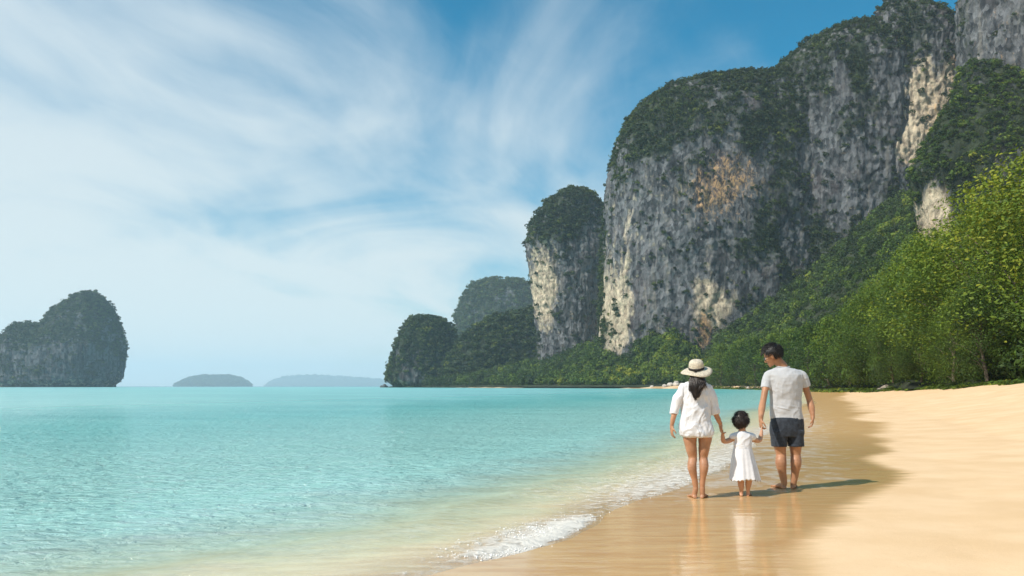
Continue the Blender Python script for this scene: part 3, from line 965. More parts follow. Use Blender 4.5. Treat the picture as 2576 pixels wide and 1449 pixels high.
def rock_mesh(seed, n=14):
    bm = bmesh.new()
    bmesh.ops.create_icosphere(bm, subdivisions=3, radius=1)
    co = np.array([v.co for v in bm.verts])
    k = 1 + (fbm(co * 1.1 + seed * 7, 3, seed) - 0.5) * 0.9
    k += (ridged(co * 2.4 + seed * 3, 2, seed + 3) - 0.6) * 0.25
    for v, s in zip(bm.verts, k):
        v.co = v.co * s
    me = bpy.data.meshes.new('beach_rock')
    bm.to_mesh(me); bm.free()
    for p in me.polygons:
        p.use_smooth = True
    return me


ROCKS = [(2212, 104, .6, 'rounded brown stone at the sandy point below the trees, leftmost'), (2228, 102, .9, 'largest brown stone of the cluster at the sandy point'),
         (2243, 100, .5, 'small brown stone right of the largest at the sandy point')]
for i, (px, d, s, lab) in enumerate(ROCKS):
    x = (px - CX) / F * d
    o = obj('beach_rock', rock_mesh(i + 1), M_stone)
    o.location = (x, d, ground_z(x, d) + 0.1 * s); o.scale = (s * 0.8, s * 0.7, s * 0.55); o.rotation_euler = (0, 0, i * 1.7)
    tag(o, lab, 'rock', 'brown stones at the sandy point')
PALE = [(1672, 480, 1.6, 'small pale boulder at the left end of the cluster beside the hat'), (1686, 482, 2.4, 'middle sized pale boulder in the cluster left of the straw hat'),
        (1702, 478, 2.8, 'largest pale boulder in the cluster left of the straw hat'), (1716, 474, 1.7, 'pale boulder closest to the straw hat on the far sand'),
        (1640, 490, 1.3, 'single pale stone on the far sand, farthest left'), (1800, 440, 1.2, 'pale stone on the far sand just right of the straw hat'),
        (1882, 345, 1.1, 'pale stone on the far sand at the left of the man'), (1898, 338, .9, 'smallest pale stone right behind the man, on the far sand')]
M_pale = mat_simple('pale_stone', (0.42, 0.38, 0.33), 0.9, 0.4, 2.0, 0.8, 0.08)
for i, (px, d, s, lab) in enumerate(PALE):
    x = (px - CX) / F * d
    o = obj('shore_boulder', rock_mesh(i % 4 + 11), M_pale)
    o.location = (x, d, ground_z(x, d) + 0.2 * s); o.scale = (s, s * 0.8, s * 0.75); o.rotation_euler = (0, 0, i * 2.3)
    tag(o, lab, 'boulder', 'pale boulders on the far sand')
for i, (px, d, s) in enumerate([(960, 925, 1.6), (968, 920, 2.6)]):
    x = (px - CX) / F * d
    o = obj('sea_rock', rock_mesh(i + 21), M_rock_far)
    o.location = (x, d, 0.4); o.scale = (s * 1.3, s, s * 1.2)
    tag(o, ('smaller', 'larger')[i] + ' dark rock poking out of the sea just off the headland', 'rock', 'rocks off the headland')

# ------------------------------------------------------------------ people
def CW(cx, cy, d):
    """a place in the family group: picture position and distance -> metres"""
    sx_, sy_ = 2450 + cx / 2.2643, 1260 + cy / 2.2643
    return Vector(((sx_ - 1920) / 2986.7 * d, d, CAM_H + (1449 - sy_) / 2986.7 * d))


def ring_loft(rings, n=20):
    """rings: (centre, half width x, half depth y) stacked horizontally; closed"""
    V, Fq = [], []
    for c, a, b in rings:
        for k in range(n):
            an = 2 * math.pi * k / n
            V.append((c[0] + a * math.cos(an), c[1] + b * math.sin(an), c[2]))
    for i in range(len(rings) - 1):
        for k in range(n):
            Fq.append((i * n + k, i * n + (k + 1) % n, (i + 1) * n + (k + 1) % n, (i + 1) * n + k))
    Fq.append(tuple(range(n))[::-1])
    Fq.append(tuple(range((len(rings) - 1) * n, len(rings) * n)))
    return V, Fq


def limb(pts, rad, n=18, sub=5, flat_end=False):
    """smooth round tube through joints, capped with rounded ends"""
    P = [np.array(p, float) for p in pts]
    Q, R = [], []
    for i in range(len(P) - 1):
        p0, p1, p2, p3 = P[max(i - 1, 0)], P[i], P[i + 1], P[min(i + 2, len(P) - 1)]
        r0, r1 = rad[i], rad[i + 1]
        for k in range(sub):
            t = k / sub
            Q.append(0.5 * ((2 * p1) + (-p0 + p2) * t + (2 * p0 - 5 * p1 + 4 * p2 - p3) * t**2 + (-p0 + 3 * p1 - 3 * p2 + p3) * t**3))
            e = t * t * (3 - 2 * t)
            R.append(r0 + (r1 - r0) * e)
    Q.append(P[-1]); R.append(rad[-1])
    d0 = Q[0] - Q[1]; d0 /= np.linalg.norm(d0) + 1e-9
    d1 = Q[-1] - Q[-2]; d1 /= np.linalg.norm(d1) + 1e-9
    Q = [Q[0] + d0 * R[0] * 0.8, Q[0] + d0 * R[0] * 0.5] + Q
    R = [R[0] * 0.35, R[0] * 0.8] + R
    if not flat_end:
        Q += [Q[-1] + d1 * R[-1] * 0.5, Q[-1] + d1 * R[-1] * 0.8]
        R += [R[-1] * 0.8, R[-1] * 0.35]
    V, Fq = tube(Q, R, n)
    m = len(Q)
    Fq.append(tuple(range(n))[::-1])
    Fq.append(tuple(range((m - 1) * n, m * n)))
    return V, Fq


def ball(c, r, M=None, n=14):
    """ellipsoid, radii r, optional 3x3 rotation"""
    V, Fq = [], []
    nr_ = n // 2 + 1
    for i in range(nr_ + 1):
        ph = math.pi * (i + 0.02) / (nr_ + 0.04)
        for k in range(n):
            an = 2 * math.pi * k / n
            v = Vector((r[0] * math.sin(ph) * math.cos(an), r[1] * math.sin(ph) * math.sin(an), -r[2] * math.cos(ph)))
            if M is not None:
                v = M @ v
            V.append(tuple(Vector(c) + v))
    for i in range(nr_):
        for k in range(n):
            Fq.append((i * n + k, i * n + (k + 1) % n, (i + 1) * n + (k + 1) % n, (i + 1) * n + k))
    Fq.append(tuple(range(n))[::-1])
    Fq.append(tuple(range(nr_ * n, (nr_ + 1) * n)))
    return V, Fq


def solid(name, parts, voxel, smooth=4):
    """weld closed pieces into one continuous skin"""
    V, Fq = [], []
    for v, f in parts:
        b = len(V)
        V += [tuple(x) for x in v]
        Fq += [tuple(i + b for i in q) for q in f]
    me = bpy.data.meshes.new(name)
    me.from_pydata(V, [], Fq)
    bm = bmesh.new(); bm.from_mesh(me)
    bmesh.ops.recalc_face_normals(bm, faces=bm.faces)
    bm.to_mesh(me); bm.free()
    o = bpy.data.objects.new(name, me)
    COL.objects.link(o)
    r = o.modifiers.new('r', 'REMESH'); r.mode = 'VOXEL'; r.voxel_size = voxel
    if smooth:
        s = o.modifiers.new('s', 'SMOOTH'); s.factor = 0.5; s.iterations = smooth
    bpy.context.view_layer.update()
    dg = bpy.context.evaluated_depsgraph_get()
    nm = bpy.data.meshes.new_from_object(o.evaluated_get(dg))
    bpy.data.objects.remove(o); bpy.data.meshes.remove(me)
    nm.name = name
    nm.polygons.foreach_set('use_smooth', np.ones(len(nm.polygons), dtype=bool))
    return nm


def mesh_co(me):
    a = np.zeros(len(me.vertices) * 3, dtype=np.float32); me.vertices.foreach_get('co', a)
    b = np.zeros(len(me.vertices) * 3, dtype=np.float32); me.vertex_normals.foreach_get('vector', b)
    return a.reshape(-1, 3).astype(float), b.reshape(-1, 3).astype(float)


def wrinkle(me, fn):
    P, N = mesh_co(me)
    d = fn(P)
    P = P + N * d[:, None]
    me.vertices.foreach_set('co', P.astype(np.float32).ravel())
    me.update()


def folds(scale, amp, stretch, seed, sag=0.0):
    """cloth folds: ridged creases"""
    def fn(P):
        th_ = 0.35 * math.sin(seed)
        q = np.stack([P[:, 0] * math.cos(th_) + P[:, 2] * math.sin(th_), P[:, 1], P[:, 2] * math.cos(th_) - P[:, 0] * math.sin(th_)], -1) * scale * np.array(stretch)
        w_ = fbm(q * 0.6 + 9, 2, seed + 5)
        q = q + (w_[:, None] - 0.5) * 1.6
        return amp * ((ridged(q, 2, seed, 0.4) - 0.62) * 1.6 + (fbm(q * 0.5, 2, seed + 2) - 0.5) * 1.2)
    return fn


def hand(wrist, elbow, inward, k=1.0, curl=0.9, reach=None, thumb_to=1):
    """palm, four bent fingers of unequal length and a thumb leaving the side of the palm.
    inward: direction the palm faces; thumb_to: +1/-1 side of the thumb"""
    wv, ev = Vector(wrist), Vector(elbow)
    ax = (Vector(reach) if reach is not None else (wv - ev)).normalized()
    pn = Vector(inward); pn = (pn - ax * pn.dot(ax)).normalized()
    sd_ = ax.cross(pn).normalized() * thumb_to
    parts = []
    pc = wv + ax * 0.048 * k
    Mx = Matrix((sd_, pn, ax)).transposed()
    parts.append(ball(pc, (0.041 * k, 0.017 * k, 0.056 * k), Mx, 14))
    parts.append(limb([wv - ax * 0.03 * k, wv + ax * 0.03 * k], [0.025 * k, 0.026 * k], 12, 3))
    for j, (o_, L) in enumerate(((0.028, 0.070), (0.010, 0.079), (-0.009, 0.073), (-0.027, 0.058))):
        a = wv + ax * 0.090 * k + sd_ * o_ * k
        c0 = curl * 0.45
        d1 = (ax * math.cos(c0) + pn * math.sin(c0))
        d2 = (ax * math.cos(curl * 1.1) + pn * math.sin(curl * 1.1))
        d3 = (ax * math.cos(curl * 1.6) + pn * math.sin(curl * 1.6))
        p1 = a + d1 * L * 0.45 * k
        p2 = p1 + d2 * L * 0.32 * k
        p3 = p2 + d3 * L * 0.25 * k
        parts.append(limb([a - ax * 0.02 * k, a, p1, p2, p3], [0.0088 * k, 0.0092 * k, 0.0085 * k, 0.0078 * k, 0.0066 * k], 8, 2))
    t0 = wv + ax * 0.030 * k + sd_ * 0.026 * k
    t1 = t0 + (ax * 0.6 + sd_ * 0.75 + pn * 0.25).normalized() * 0.036 * k
    t2 = t1 + (ax * 0.88 + sd_ * 0.25 + pn * 0.45).normalized() * 0.030 * k
    t3 = t2 + (ax * 0.9 - sd_ * 0.05 + pn * 0.5).normalized() * 0.022 * k
    parts.append(limb([t0 - ax * 0.01 * k, t0, t1, t2, t3], [0.013 * k, 0.0125 * k, 0.0105 * k, 0.0092 * k, 0.0075 * k], 8, 2))
    return parts


def foot(heel, toe, k=1.0, ankle=None):
    """bare foot from heel to toes on the sand"""
    h, t = Vector(heel), Vector(toe)
    ax = (t - h); L = ax.length; ax.normalize()
    sd_ = ax.cross(Vector((0, 0, 1))).normalized()
    V, Fq = [], []
    n = 12
    prof = [(-0.02, .016, .018), (0.02, .028, .036), (0.12, .031, .052), (0.25, .030, .062), (0.40, .032, .054), (0.58, .038, .040), (0.74, .042, .028), (0.86, .040, .020)]
    for (u, wd, ht) in prof:
        c = h + ax * (u * L)
        for j in range(n):
            an = 2 * math.pi * j / n
            zz = math.sin(an)
            z = (0.5 + 0.5 * zz) * ht * k * 1.15
            V.append(tuple(c + sd_ * (math.cos(an) * wd * k) + Vector((0, 0, z))))
    for i in range(len(prof) - 1):
        for j in range(n):
            Fq.append((i * n + j, i * n + (j + 1) % n, (i + 1) * n + (j + 1) % n, (i + 1) * n + j))
    Fq.append(tuple(range(n))[::-1]); Fq.append(tuple(range((len(prof) - 1) * n, len(prof) * n)))
    parts = [(V, Fq)]
    for j, (o_, r, e) in enumerate(((-.030, .0125, 1.0), (-.013, .0095, .99), (.002, .009, .965), (.017, .0085, .935), (.030, .008, .90))):
        a = h + ax * (L * 0.80) + sd_ * (o_ * k) + Vector((0, 0, .012 * k))
        b = h + ax * (L * e) + sd_ * (o_ * 1.08 * k) + Vector((0, 0, .010 * k))
        parts.append(limb([a, b], [r * k, r * k * 0.9], 8, 2))
    if ankle is not None:
        parts.append(limb([Vector(ankle), h + ax * 0.045 * k + Vector((0, 0, .04 * k))], [0.036 * k, 0.034 * k], 12, 3))
    return parts


def head_frame(yaw, pitch, roll=0.0):
    """local +Y is where the face looks"""
    return (Euler((0, 0, yaw)).to_matrix() @ Euler((pitch, 0, 0)).to_matrix() @ Euler((0, roll, 0)).to_matrix())


def head_parts(c, M, k=1.0, child=False):
    """skull, jaw, brow, nose, lips, chin, ears. k=1: head about 0.23 m high"""
    c = Vector(c)
    def P(x, y, z):
        return c + M @ (Vector((x, y, z)) * k)
    def E(x, y, z, a, b, h):
        return ball(P(x, y, z), (a * k, b * k, h * k), M, 18)
    fat = 1.12 if child else 1.0
    parts = [E(0, -0.012, 0.032, .077 * fat, .096, .086), E(0, 0.030, -0.018, .062 * fat, .062, .085),
             E(0, 0.048, -0.070, .046 * fat, .040, .036), E(0, 0.078, -0.096, .020, .015, .016),
             E(0.032, 0.066, -0.020, .026 * fat, .022, .026), E(-0.032, 0.066, -0.020, .026 * fat, .022, .026),
             E(0, 0.074, 0.034, .050, .016, .014), E(0, 0.089, -0.060, .022, .011, .0065), E(0, 0.087, -0.073, .019, .011, .0065),
             E(0, 0.096, -0.030, .015, .018, .012), limb([P(0, .084, .018), P(0, .104, -.024)], [.008 * k, .011 * k], 10, 3)]
    for s in (-1, 1):
        parts.append(E(s * 0.076 * fat, -0.006, -0.006, .010, .019, .031))
        parts.append(E(s * 0.081 * fat, -0.012, 0.006, .007, .014, .018))
    return parts


def hair_cap(name, c, M, k, line, thick, seed, nstr, length, mat, parent, fall=0.0):
    """scalp cover following a hairline, with short tapering locks"""
    r = np.random.default_rng(seed)
    c = Vector(c)
    V, Fq, keepv = [], [], []
    nu_, nv_ = 56, 36
    pts = []
    for i in range(nv_):
        ph = math.pi * (i + 0.5) / nv_
        for j in range(nu_):
            an = 2 * math.pi * j / nu_
            v = np.array([0.077 * math.sin(ph) * math.cos(an), -0.012 + 0.096 * math.sin(ph) * math.sin(an), 0.032 + 0.086 * math.cos(ph)])
            pts.append(v)
    pts = np.array(pts)
    nn = pts - np.array([0, -0.012, 0.02]); nn /= np.linalg.norm(nn, axis=1, keepdims=True)
    below = np.clip(-(pts[:, 2] - 0.0) / 0.06, 0, 1)
    t_ = thick * (0.75 + 0.5 * fbm(pts * 38, 2, seed) + 0.35 * (ridged(pts * np.array([60, 60, 18]), 2, seed + 2) - 0.5))
    hl = line(pts)
    inside = hl > 0
    t_ = np.where(inside, t_, -0.006)
    P = pts + nn * t_[:, None]
    # scalp below the ears drops straight instead of closing under the skull
    for i in range(nv_ - 1):
        for j in range(nu_):
            q = (i * nu_ + j, i * nu_ + (j + 1) % nu_, (i + 1) * nu_ + (j + 1) % nu_, (i + 1) * nu_ + j)
            if any(inside[x] for x in q):
                Fq.append(q[::-1])
    W_ = [tuple(c + M @ (Vector(p) * k)) for p in P]
    parts = [(W_, Fq)]
    idx = np.where(inside)[0]
    for _ in range(nstr):
        i = r.choice(idx)
        p = P[i] - nn[i] * 0.002
        down = np.array([0, 0, -1.0]); tdir = down - nn[i] * (down @ nn[i])
        if nn[i][2] > 0.6:
            sw = np.array([r.normal(0, .5), 0.6 + r.normal(0, .4), 0]); tdir = sw - nn[i] * (sw @ nn[i])
        tdir /= np.linalg.norm(tdir) + 1e-6
        tdir = tdir + r.normal(0, 0.25, 3)
        L = length * r.uniform(0.6, 1.3)
        a = p
        b = p + tdir * L * 0.5 + nn[i] * L * 0.15
        e = p + tdir * L + nn[i] * L * (0.10 - fall)
        v, f = tube([c + M @ (Vector(x) * k) for x in (a, b, e)], [0.0019 * k, 0.0016 * k, 0.0003 * k], 3)
        parts.append((v, f))
    V, Fq = [], []
    for v, f in parts:
        b = len(V); V += [tuple(x) for x in v]; Fq += [tuple(i + b for i in q) for q in f]
    me = np_mesh(name, np.array(V), np.array(Fq))
    return obj(name, me, mat, parent)


M_skin_w = mat_simple('skin_woman', (0.42, 0.215, 0.122), 0.5, 0.14, 9, 0.05, 0.004, 0.35, 0, 0.10, 60)
M_skin_m = mat_simple('skin_man', (0.40, 0.20, 0.108), 0.5, 0.15, 9, 0.05, 0.004, 0.35, 0, 0.10, 60)
M_skin_c = mat_simple('skin_child', (0.52, 0.285, 0.175), 0.5, 0.08, 9, 0.04, 0.003, 0.35, 0, 0.12, 60)
M_hair = mat_simple('hair_black', (0.010, 0.0085, 0.008), 0.42, 0.4, 40, 0.3, 0.003, 0.5)
M_hair_b = mat_simple('hair_dark_brown', (0.024, 0.014, 0.010), 0.40, 0.5, 40, 0.3, 0.003, 0.5)
M_linen = mat_simple('white_linen', (0.68, 0.68, 0.70), 0.85, 0.05, 14, 0.25, 0.006, 0.2, 0.2, 0, 60)
M_tee = mat_simple('grey_jersey', (0.46, 0.465, 0.475), 0.88, 0.05, 16, 0.18, 0.005, 0.2, 0.2, 0, 80)
M_denim = mat_simple('navy_denim', (0.026, 0.033, 0.045), 0.75, 0.35, 26, 0.3, 0.004, 0.3, 0.1, 0, 90)
M_cotton = mat_simple('white_cotton', (0.70, 0.70, 0.72), 0.85, 0.04, 20, 0.4, 0.006, 0.2, 0.2, 0, 90)
M_straw = mat_simple('straw', (0.56, 0.49, 0.38), 0.85, 0.22, 60, 0.6, 0.006, 0.2, 0, 0, 150)
M_ribbon = mat_simple('dark_ribbon', (0.025, 0.020, 0.018), 0.7, 0.3, 20)
M_glass = mat_simple('dark_lens', (0.008, 0.008, 0.010), 0.35, 0.1, 5, 0, 0, 0.6)
M_eye = mat_simple('eye_white', (0.7, 0.68, 0.65), 0.3, 0.05, 5, 0, 0, 0.5)
M_iris = mat_simple('dark_iris', (0.03, 0.018, 0.012), 0.2, 0.1, 5, 0, 0, 0.5)


def rl(d, rows, yo=0.0, cyk=None):
    """rows: (cy, xl, xr, half depth) in picture units -> ring list"""
    R = []
    for row in rows:
        cy, a, b, dep = row[:4]
        o_ = row[4] if len(row) > 4 else 0.0
        l_, r_2 = CW(a, cy, d), CW(b, cy, d)
        c = (l_ + r_2) / 2
        R.append(((c.x, d + yo + o_, c.z), (r_2.x - l_.x) / 2, dep))
    return R[::-1]


def eyes(c, M, k, parent):
    c = Vector(c)
    for s in (-1, 1):
        e = c + M @ (Vector((s * 0.031, 0.080, 0.006)) * k)
        v, f = ball(e, (0.0125 * k,) * 3, M, 10)
        o = obj('eye', np_mesh('eye', np.array(v), [np.array(f[:-2])]), M_eye, parent)
        v, f = ball(e + M @ (Vector((0, 0.0075, 0)) * k), (0.0066 * k,) * 3, M, 8)
        obj('iris', np_mesh('iris', np.array(v), [np.array(f[:-2])]), M_iris, o, world_verts=False).matrix_parent_inverse = Matrix()


# ---- man
DM = 9.65
GM = ground_z(*CW(1150, 1295, DM)[:2])
man = empty('person', (CW(1150, 1295, DM).x, DM, GM), 'man in grey t-shirt and dark denim shorts, looking down at the child', 'person', 'family walking on the beach')
sh = []   # body
dhl = 9.32
Lsh, Lel, Lwr = CW(990, 338, DM), CW(934, 545, DM - 0.10), CW(913, 700, dhl + 0.02)
Rsh, Rel, Rwr = CW(1246, 338, DM), CW(1323, 535, DM + 0.03), CW(1353, 676, DM - 0.04)
body = []
body.append(ring_loft(rl(DM, [(262, 1066, 1142, .055, .01), (285, 1035, 1180, .075), (310, 985, 1245, .095), (350, 975, 1258, .11), (430, 995, 1245, .115), (540, 1010, 1240, .10), (640, 1005, 1255, .11), (760, 1000, 1268, .12), (840, 1015, 1258, .11)])))
body.append(limb([Lsh, CW(956, 430, DM - .04), Lel, CW(922, 610, DM - .18), Lwr], [.040, .040, .037, .041, .027]))
body.append(limb([Rsh, CW(1290, 430, DM + .02), Rel, CW(1340, 600, DM), Rwr], [.040, .040, .037, .041, .027]))
body += hand(Lwr, CW(925, 560, DM - .12), (1, 0.1, 0), 1.0, 1.35, reach=(-0.01, -0.05, -1), thumb_to=1)
body += hand(Rwr, Rel, (-1, 0.25, 0), 1.02, 0.85, reach=(-0.03, -0.05, -1), thumb_to=-1)
for pts, heel, toe in (([(1068, 800), (1070, 900), (1084, 1005), (1083, 1075), (1099, 1180), (1112, 1250)], (1117, 1308), (1076, 1290)),
                       ([(1207, 800), (1208, 900), (1208, 1010), (1211, 1075), (1201, 1180), (1191, 1245)], (1186, 1302), (1244, 1285))):
    yo = [0, 0, 0.015, -0.02, -0.005, 0]
    P_ = [CW(x, y, DM + o_) for (x, y), o_ in zip(pts, yo)]
    body.append(limb(P_, [.09, .078, .060, .066, .045, .036]))
    h_ = CW(heel[0], heel[1], DM - 0.03); h_.z = GM
    s_ = 1 if toe[0] > heel[0] else -1
    body += foot(h_, h_ + Vector((s_ * (0.10 if s_ > 0 else 0.06), 0.23, 0)), 1.05, P_[-1])
HMm = head_frame(math.radians(62), math.radians(-27), math.radians(-6))
hc = CW(1012, 168, DM + 0.02)
neck0, neck1 = CW(1102, 268, DM + .015), CW(1040, 190, DM + 0.02)
body.append(limb([neck0 - Vector((0, 0, .05)), neck0, (neck0 + neck1) / 2, neck1], [.066, .060, .056, .056]))
body += head_parts(hc, HMm, 1.04)
obj('body', solid('body', body, 0.0048, 7), M_skin_m, man)
eyes(hc, HMm, 1.04, man)
tee = [ring_loft(rl(DM, [(262, 1050, 1155, .064, .012), (276, 1020, 1190, .082), (296, 972, 1248, .10), (330, 962, 1275, .128), (380, 970, 1268, .138), (450, 986, 1258, .136), (540, 994, 1254, .118), (630, 991, 1266, .126), (705, 989, 1277, .13)]), 28)]
tee.append(limb([CW(1010, 322, DM), CW(978, 342, DM), CW(962, 390, DM - .01), CW(953, 445, DM - .035)], [.058, .062, .061, .058], 20, flat_end=True))
tee.append(limb([CW(1228, 322, DM), CW(1260, 342, DM), CW(1278, 385, DM + .01), CW(1291, 428, DM + .02)], [.058, .062, .061, .058], 20, flat_end=True))
tm = solid('t_shirt', tee, 0.0065, 5)
wrinkle(tm, lambda P: folds(6.0, 0.011, (1.0, 1.0, 0.8), 4)(P) + folds(13.0, 0.005, (1.0, 1.0, 0.8), 5)(P) + folds(5.5, 0.008, (0.8, 0.8, 2.6), 12)(P) * sstep(-P[:, 2], -1.08, -0.92))
tso = obj('t_shirt', tm, M_tee, man)
cr = []
for k_ in range(24):
    an = 2 * math.pi * k_ / 24
    b_ = CW(1102, 263, DM + .012)
    cr.append(b_ + Vector((0.077 * math.cos(an), 0.068 * math.sin(an), -0.004 + 0.010 * math.cos(an) ** 2)))
v, f = tube(cr + [cr[0]], [0.006] * 25, 6)
obj('neckband', np_mesh('neckband', np.array(v), np.array(f)), M_tee, tso, world_verts=False).matrix_parent_inverse = Matrix()
sp = [ring_loft(rl(DM, [(690, 996, 1270, .128), (740, 992, 1276, .138), (800, 990, 1279, .14), (850, 996, 1276, .125)]), 28)]
for a, b, a2, b2 in (((998, 1140), 0, (1007, 1131), 0), ((1134, 1278), 0, (1143, 1279), 0)):
    sp.append(ring_loft(rl(DM, [(800, a[0], a[1], .125), (860, a[0] + 2, a[1] - 3, .115), (936, a2[0], a2[1], .11)]), 20))
sm_ = solid('shorts', sp, 0.0065, 3)
wrinkle(sm_, folds(8.0, 0.006, (0.9, 0.9, 1.3), 23))
so = obj('shorts', sm_, M_denim, man)
def mline(p):
    return np.where(p[:, 1] > 0.035, p[:, 2] - 0.070, np.where(p[:, 1] > -0.02, p[:, 2] - 0.030, p[:, 2] + 0.028))
hair_cap('hair', hc, HMm, 1.04, mline, 0.021, 5, 3200, 0.030, M_hair, man)
# sunglasses: two lenses, bridge, temples
def gp(x, y, z):
    return hc + HMm @ (Vector((x, y, z)) * 1.04)
lp = []
for s in (-1, 1):
    lp.append(ball(gp(s * .033, .096, .004), (.027, .006, .021), HMm @ Euler((0, 0, -s * .25)).to_matrix(), 14))
gl_ = solid('sunglasses', lp + [limb([gp(-.012, .104, .012), gp(.012, .104, .012)], [.004, .004], 6, 2)] +
            [limb([gp(s * .058, .088, .012), gp(s * .078, .03, .012), gp(s * .084, -.02, .010)], [.0042, .0036, .0036], 6, 3) for s in (-1, 1)], 0.0022, 1)
obj('sunglasses', gl_, M_glass, man)

# ---- woman
DW = 8.88
GW = ground_z(*CW(380, 1360, DW)[:2])
wo_ = empty('person', (CW(380, 1360, DW).x, DW, GW), 'woman in white shirt and straw hat holding the child by the hand', 'person', 'family walking on the beach')
body = []
body.append(ring_loft(rl(DW, [(385, 345, 395, .05), (405, 305, 430, .060), (430, 266, 454, .075), (480, 266, 454, .09), (560, 272, 445, .085), (650, 265, 452, .085), (740, 248, 482, .105), (810, 245, 492, .115), (860, 258, 490, .10)])))
Lwr, Rwr = CW(157, 762, DW), CW(570, 752, DW + .06)
body.append(limb([CW(268, 455, DW), CW(217, 560, DW), CW(186, 640, DW + .01), CW(168, 700, DW), Lwr], [.030, .034, .031, .029, .020]))
body.append(limb([CW(450, 455, DW), CW(498, 560, DW + .01), CW(525, 650, DW + .02), CW(550, 705, DW + .04), Rwr], [.030, .034, .031, .029, .020]))
body += hand(Lwr, CW(175, 680, DW), (1, 0.2, 0), 0.88, 0.6, reach=(0.0, -0.02, -1), thumb_to=1)
body += hand(Rwr, CW(545, 690, DW), (1, 0.1, -.1), 0.86, 1.35, reach=(0.12, 0.02, -1), thumb_to=-1)
for pts, rr, heel, dx in (([(308, 800), (310, 865), (321, 950), (334, 1035), (328, 1110), (350, 1220), (360, 1292)], [.085, .076, .062, .048, .051, .034, .027], (356, 1368), -0.01),
                          ([(442, 800), (440, 865), (431, 950), (424, 1035), (430, 1110), (418, 1220), (415, 1288)], [.085, .076, .062, .048, .051, .034, .027], (411, 1358), 0.10)):
    yo = [0, 0, 0, 0.015, -0.018, -0.004, 0]
    P_ = [CW(x, y, DW + o_) for (x, y), o_ in zip(pts, yo)]
    body.append(limb(P_, rr))
    h_ = CW(heel[0], heel[1], DW - 0.03); h_.z = GW
    body += foot(h_, h_ + Vector((dx, 0.205, 0)), 0.86, P_[-1])
HMw = head_frame(math.radians(-6), math.radians(3))
hcw = CW(366, 292, DW + .03)
body.append(limb([CW(369, 410, DW), CW(369, 350, DW + .01), CW(367, 320, DW + .02)], [.05, .046, .046]))
body += head_parts(hcw, HMw, 0.90)
obj('body', solid('body', body, 0.0045, 7), M_skin_w, wo_)
eyes(hcw, HMw, 0.90, wo_)
stp = [ring_loft(rl(DW, [(386, 318, 422, .06), (402, 276, 452, .08), (422, 240, 476, .095), (470, 236, 480, .112), (560, 240, 474, .110), (640, 234, 480, .114), (710, 229, 489, .122), (770, 224, 500, .134), (815, 221, 507, .138), (848, 228, 505, .134)]), 28)]
stp.append(limb([CW(262, 442, DW), CW(218, 530, DW), CW(193, 600, DW), CW(178, 664, DW)], [.052, .055, .048, .046], 20, flat_end=True))
stp.append(limb([CW(456, 442, DW), CW(492, 530, DW + .01), CW(513, 600, DW + .02), CW(527, 662, DW + .02)], [.052, .055, .048, .046], 20, flat_end=True))
sm2 = solid('shirt', stp, 0.0065, 4)
wrinkle(sm2, lambda P: folds(6.5, 0.020, (1.3, 1.3, 0.5), 33)(P) + folds(13.0, 0.011, (1.2, 1.2, 0.6), 37)(P))
P, N = mesh_co(sm2)          # shirt tail: curved hem, higher at the sides
cxw = CW(368, 800, DW).x
P[:, 2] += 0.010 * np.clip(np.abs(P[:, 0] - cxw) / 0.17, 0, 1) ** 3 * sstep(-P[:, 2], -0.79, -0.71) * (np.abs(P[:, 0] - cxw) < 0.2)
sm2.vertices.foreach_set('co', P.astype(np.float32).ravel()); sm2.update()
sh_o = obj('shirt', sm2, M_linen, wo_)
cr = [CW(369, 392, DW) + Vector((0.07 * math.cos(a), 0.062 * math.sin(a), 0.012 + 0.012 * math.sin(a * 2))) for a in np.linspace(0, 2 * math.pi, 25)]
v, f = tube(cr, [0.013] * 25, 8)
obj('collar', np_mesh('collar', np.array(v), np.array(f)), M_linen, sh_o, world_verts=False).matrix_parent_inverse = Matrix()
wsp = []
for a, b in ((240, 371), (374, 500)):
    wsp.append(ring_loft(rl(DW, [(790, a + 10, b - 10, .095), (835, a + 4, b - 4, .104), (858, a + 3, b - 2, .108)]), 22))
wsm = solid('shorts', wsp, 0.006, 2)
wrinkle(wsm, folds(16.0, 0.005, (1, 1, 0.5), 43))
obj('shorts', wsm, M_cotton, wo_)
# long hair: a tapering fall of locks down the back
r = np.random.default_rng(61)
parts = []
core_r = rl(DW, [(318, 318, 418, .07, -.03), (350, 310, 430, .055, -.055), (390, 312, 432, .040, -.088), (430, 316, 412, .030, -.112), (470, 322, 390, .024, -.124), (500, 334, 378, .018, -.128), (525, 348, 366, .010, -.128)])
parts.append(ring_loft(core_r, 18))
hm = solid('hair', parts, 0.006, 2)
wrinkle(hm, folds(26.0, 0.006, (1.3, 1.3, 0.25), 47))
ho = obj('hair', hm, M_hair_b, wo_)
parts = []
for _ in range(1500):
    u = r.uniform(-1, 1)
    fr_ = abs(u)
    top = CW(371 + u * 58, 330 + 8 * fr_, DW - 0.060 - 0.045 * (1 - fr_) + r.normal(0, .008))
    midp = CW(373 + u * 66 + r.normal(0, 5), 392, DW - 0.112 - 0.035 * (1 - fr_) + r.normal(0, .006))
    lowp = CW(357 + u * (46 + r.normal(0, 6)), 455 + r.normal(0, 8), DW - 0.140 - 0.03 * (1 - fr_) + r.normal(0, .006))
    end = CW(357 + u * (22 + abs(r.normal(0, 14))) , 530 - 75 * fr_ ** 1.4 + r.normal(0, 14), DW - 0.150 + r.normal(0, .008))
    if r.uniform() < 0.12:
        lowp = CW(373 + u * 78, 415 + r.normal(0, 10), DW - 0.10); end = CW(376 + u * 88, 440 + r.normal(0, 18), DW - 0.10)
    v, f = tube([top, midp, lowp, end], [.0020, .0022, .0018, .0004], 3)
    parts.append((v, f))
v, f = join(parts)
